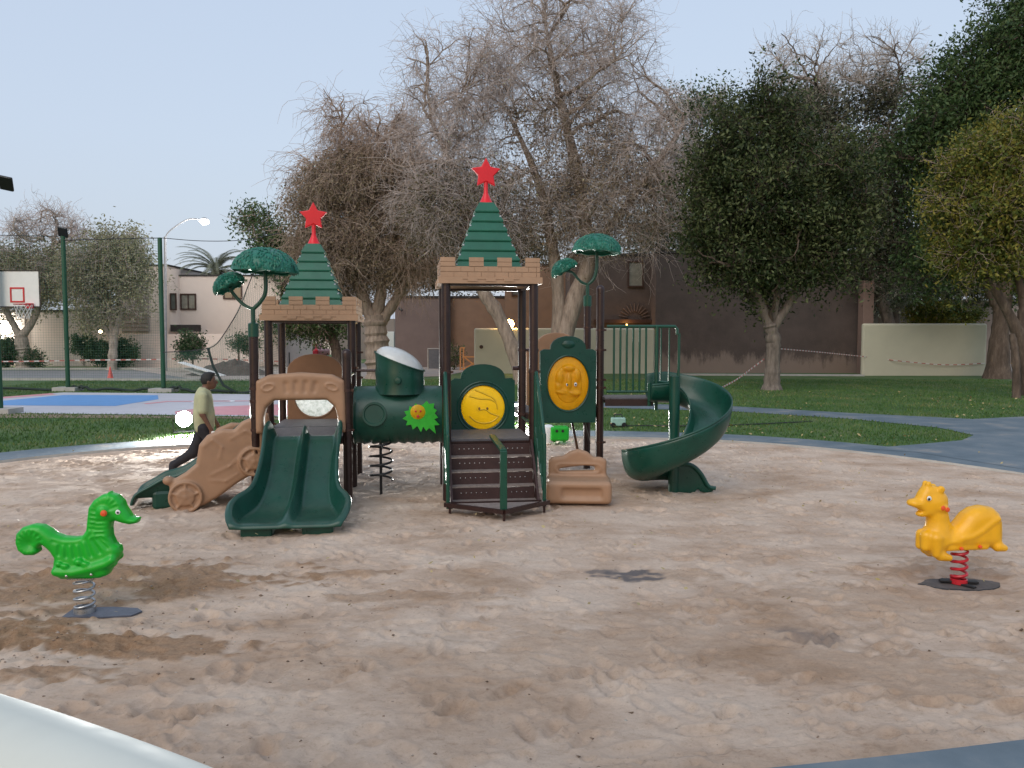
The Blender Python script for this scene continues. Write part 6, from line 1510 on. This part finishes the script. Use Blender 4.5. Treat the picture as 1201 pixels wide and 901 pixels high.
tree('far_tree', 'grey half-bare tree with a whitish trunk beyond the court at far left', 54,
     [[(29, 432, .55), (27, 412, .44), (24, 392, .40)], [(24, 396, .26), (10, 370, .2), (-10, 330, .1)], [(26, 394, .28), (42, 370, .2), (55, 320, .16), (66, 270, .08)]],
     [(30, 330, 45, 38), (0, 325, 40, 40), (60, 320, 32, 34), (62, 262, 32, 24), (25, 270, 30, 22), (85, 280, 20, 20)], 81, 'bark_white', 'twig_grey', 'leaf_far',
     n=(10, 70, 360, 2200, 4500), nleaf=17000, lsize=.12, r0=.26, wig=.25, twr=.012, leafell=[(20, 335, 65, 45), (65, 330, 40, 40)], spread=.4)
tree('far_tree', 'olive green tree with several pale stems before the beige house', 52,
     [[(131, 432, .30), (133, 405, .26), (134, 390, .24)], [(134, 394, .2), (143, 365, .14), (158, 330, .06)], [(133, 394, .2), (128, 360, .14), (120, 320, .06)], [(132, 398, .16), (112, 365, .1), (100, 340, .05)]],
     [(128, 310, 38, 30), (150, 325, 22, 30), (105, 330, 28, 34), (148, 365, 18, 18), (112, 365, 22, 16), (140, 290, 28, 14)], 91, 'bark_white', 'twig_grey', 'leaf_far',
     n=(9, 60, 300, 1500, 2500), nleaf=24000, lsize=.11, r0=.18, twr=.011, spread=.34)
tree('far_tree', 'small dark leafy tree behind the left tower roof beside the palm', 58,
     [[(325, 430, .3), (325, 360, .25), (322, 300, .12)]], [(300, 268, 17, 20), (330, 290, 22, 35), (345, 330, 28, 30), (312, 300, 18, 20)], 101, 'bark_dark', 'twig', 'leaf_mid', n=(8, 30, 160, 600, 1200), nleaf=11000, lsize=.13, r0=.15, twr=.014, spread=.35)
tree('far_tree', 'low dark spreading tree with a stout trunk over the red car', 56,
     [[(396, 436, .42), (394, 410, .36), (388, 392, .3)]], [(355, 381, 42, 9), (385, 376, 30, 11), (330, 380, 20, 7)], 111, 'bark_dark', 'twig', 'leaf_mid', n=(8, 40, 160, 600, 1500), nleaf=15000, lsize=.11, r0=.2, twr=.012, spread=.25, depth=3)
tree('far_tree', 'dark evergreen tree behind the mauve annex and the shaggy tree', 66,
     [[(520, 426, .4), (520, 340, .3), (520, 300, .2)]], [(505, 300, 50, 45), (560, 300, 50, 42), (475, 320, 40, 30), (610, 290, 40, 30)], 121, 'bark_dark', 'twig', 'leaf_olive', n=(8, 40, 200, 700, 1500), nleaf=26000, lsize=.15, r0=.25, twr=.014, spread=.5)
tree('far_tree', 'dark leafed tree filling the gap right of the tallest bare tree', 56,
     [[(805, 432, .4), (805, 340, .3), (800, 250, .16)]], [(800, 140, 30, 40), (815, 200, 34, 50), (780, 210, 34, 50), (835, 130, 26, 34), (800, 270, 50, 35), (760, 280, 40, 30)], 131, 'bark_dark', 'twig_grey', 'leaf_mid', n=(8, 50, 300, 2200, 4200), nleaf=15000, lsize=.12, r0=.25, twr=.014, spread=.5)
tree('far_tree', 'shadowy trees mass behind the cream wall at right', 60,
     [[(1050, 432, .35), (1050, 380, .3), (1050, 320, .2)], [(1030, 432, .2), (1032, 380, .16), (1030, 340, .1)], [(1085, 432, .2), (1080, 380, .16), (1085, 340, .1)]], [(1050, 320, 45, 28), (1100, 330, 45, 26), (1150, 330, 40, 24), (1030, 345, 20, 20)], 141, 'bark_dark', 'twig', 'leaf_grey', n=(8, 40, 200, 700, 1500), nleaf=26000, lsize=.15, r0=.25, twr=.014, spread=.5)

def bush(name, label, Y, base, ells, seed, leaf, nleaf, lsize, group=None):
    tree(name, label, Y, [[(base[0], base[1], .06), (base[0], base[1]-6, .05), (base[0], base[1]-12, .03)]], ells, seed, 'bark_dark', 'twig', leaf, n=(8, 30, 120, 300, 500), nleaf=nleaf, lsize=lsize, r0=.06, group=group, cat='bush', spread=.14, L4=.4, L5=.3, twr=.008)
bush('shrub', 'wide dark green shrub under the olive tree beyond the court', 53, (120, 433), [(105, 410, 20, 14), (130, 414, 24, 14), (148, 412, 12, 10)], 7, 'leaf_bush', 16000, .085)
bush('shrub', 'dark shrub at the far left edge beside the whitish trunk', 54, (10, 432), [(6, 414, 17, 16)], 8, 'leaf_bush', 7000, .085)
bush('shrub', 'low scrappy shrub right of the whitish trunk', 54, (40, 432), [(40, 422, 10, 8)], 9, 'leaf_bush', 2200, .08)
bush('shrub', 'small feathery shrub in front of the beige house', 49, (226, 425), [(226, 405, 15, 10), (222, 412, 12, 6)], 10, 'leaf_bush', 3600, .09)
bush('shrub', 'small clipped bush just left of the left tower posts', 50, (280, 420), [(281, 403, 13, 6), (292, 403, 8, 7)], 12, 'leaf_bush', 3000, .07)
bush('shrub', 'thin green plant beside the timber frame', 52, (533, 430), [(534, 418, 5, 9)], 14, 'leaf_mid', 900, .08)
bush('shrub', 'yellow-green bush growing over the pale cream low wall', 47, (1110, 435), [(1095, 366, 28, 14), (1125, 370, 24, 11), (1075, 370, 12, 9)], 15, 'leaf_yellow', 14000, .09)
for i_, px_ in enumerate((700, 730, 790)): pass

def palmtree(label, Y, px, ybase, ytop, R, nf, seed):
    r_ = np.random.RandomState(seed); b_ = P(px, ybase, Y); tp_ = P(px, ytop, Y); t = thing('palm_tree', (b_.x, Y, 0), 0, label, 'palm tree')
    mb = MB(); N = 16; mb.tube([(b_.x, Y, tp_.z*i/N) for i in range(N+1)], [.28*(1+.12*(i % 2))*(1.2 if i > N-3 else 1) for i in range(N+1)], 12); mb.build('trunk', M['bark_dark'], t, smooth=True)
    for i in range(nf):
        az = r_.uniform(0, 2*pi); el = r_.uniform(-.35, 1.35); Ln = R*r_.uniform(.85, 1.15); k = 12; pts = []; p = np.array([b_.x, Y, tp_.z]); e_ = el
        for j in range(k): pts.append(p.copy()); d = np.array([cos(az)*cos(e_), sin(az)*cos(e_), sin(e_)]); p = p+d*Ln/(k-1); e_ -= .14
        pts = np.array(pts); mb = MB().tube(pts, [.03*(1-.8*j/(k-1)) for j in range(k)], 4)
        fine = smooth_path(pts, 44); sd_ = np.array([-sin(az), cos(az), 0])
        for j in range(5, 44):
            T = fine[min(j+1, 43)]-fine[j-1]; T /= np.linalg.norm(T); l_ = .42*R/2.9*(1-.5*abs(j/43-.45))*(1 if j < 40 else .6)
            for s in (-1, 1):
                d = T*.75+sd_*s*.75+np.array([0, 0, -.28]); d /= np.linalg.norm(d); w = T*.022
                mb.add([fine[j]-w, fine[j]+w, fine[j]+d*l_], [(0, 1, 2)])
        mb.build('frond', M['leaf_palm'], t, fix=False)
M['leaf_palm'] = leafmat('palm_leaves', [(.12, .14, .09), (.19, .21, .14), (.27, .28, .20)])
palmtree('date palm beyond the beige house, just right of the street lamp head', 60, 256, 432, 318, 3.1, 75, 5)
palmtree('small far palm top showing above the beige house roof', 80, 166, 425, 304, 2.4, 26, 6)

# parked red car, far
cp = P(370, 418, 78); a0 = V3(cp.x, 78, 0); car = thing('parked_car', tuple(a0), 0, 'red hatchback seen from behind, parked far beyond the left tower', 'car')
Bc = Matrix.Translation(a0) @ Matrix.Rotation(radians(-4), 4, 'Z')
def carb(X):
    x, y, z = X
    d = rbox(X, (0, 0, .62), (.88, 2.0, .34), .16)
    w = .66-.22*np.clip(z-.95, 0, 1); d2 = np.maximum(poly2(y, z, [(-1.75, .85), (1.1, .85), (.5, 1.45), (-1.35, 1.47), (-1.8, 1.1)]), np.abs(x)-w-.05)
    return smin(d, d2, .08)
M['carred'] = simple('red_car_paint', (.35, .015, .03), .3, .05)
sdf_obj('car_body', carb, (-.95, -2.1, .2), (.95, 2.1, 1.6), .05, M['carred'], car, Bc)
def cb_(c, d, nm, mt, par=car): return bevel(MB().box(Bc @ Vector(c), d, radians(-4)).build(nm, M[mt], par), .02)
cb_((0, -1.78, 1.17), (1.12, .06, .36), 'rear_window', 'glass'); cb_((0, -2.02, .72), (.5, .03, .12), 'number_plate', 'white'); cb_((0, -2.0, .42), (1.6, .08, .2), 'bumper', 'black')
for s in (-1, 1):
    cb_((s*.72, -1.99, .86), (.26, .06, .18), 'tail_light', 'hoopred')
    for yy in (-1.3, 1.3):
        c = Bc @ Vector((s*.74, yy, .32)); ax = Bc.to_3x3() @ V3(.1, 0, 0); wh = MB().cyl(c-ax, c+ax, .32, 20).build('wheel', M['black'], car, smooth=True); MB().cyl(c-ax*1.05, c+ax*1.05, .19, 14).build('rim', M['steel'], wh)
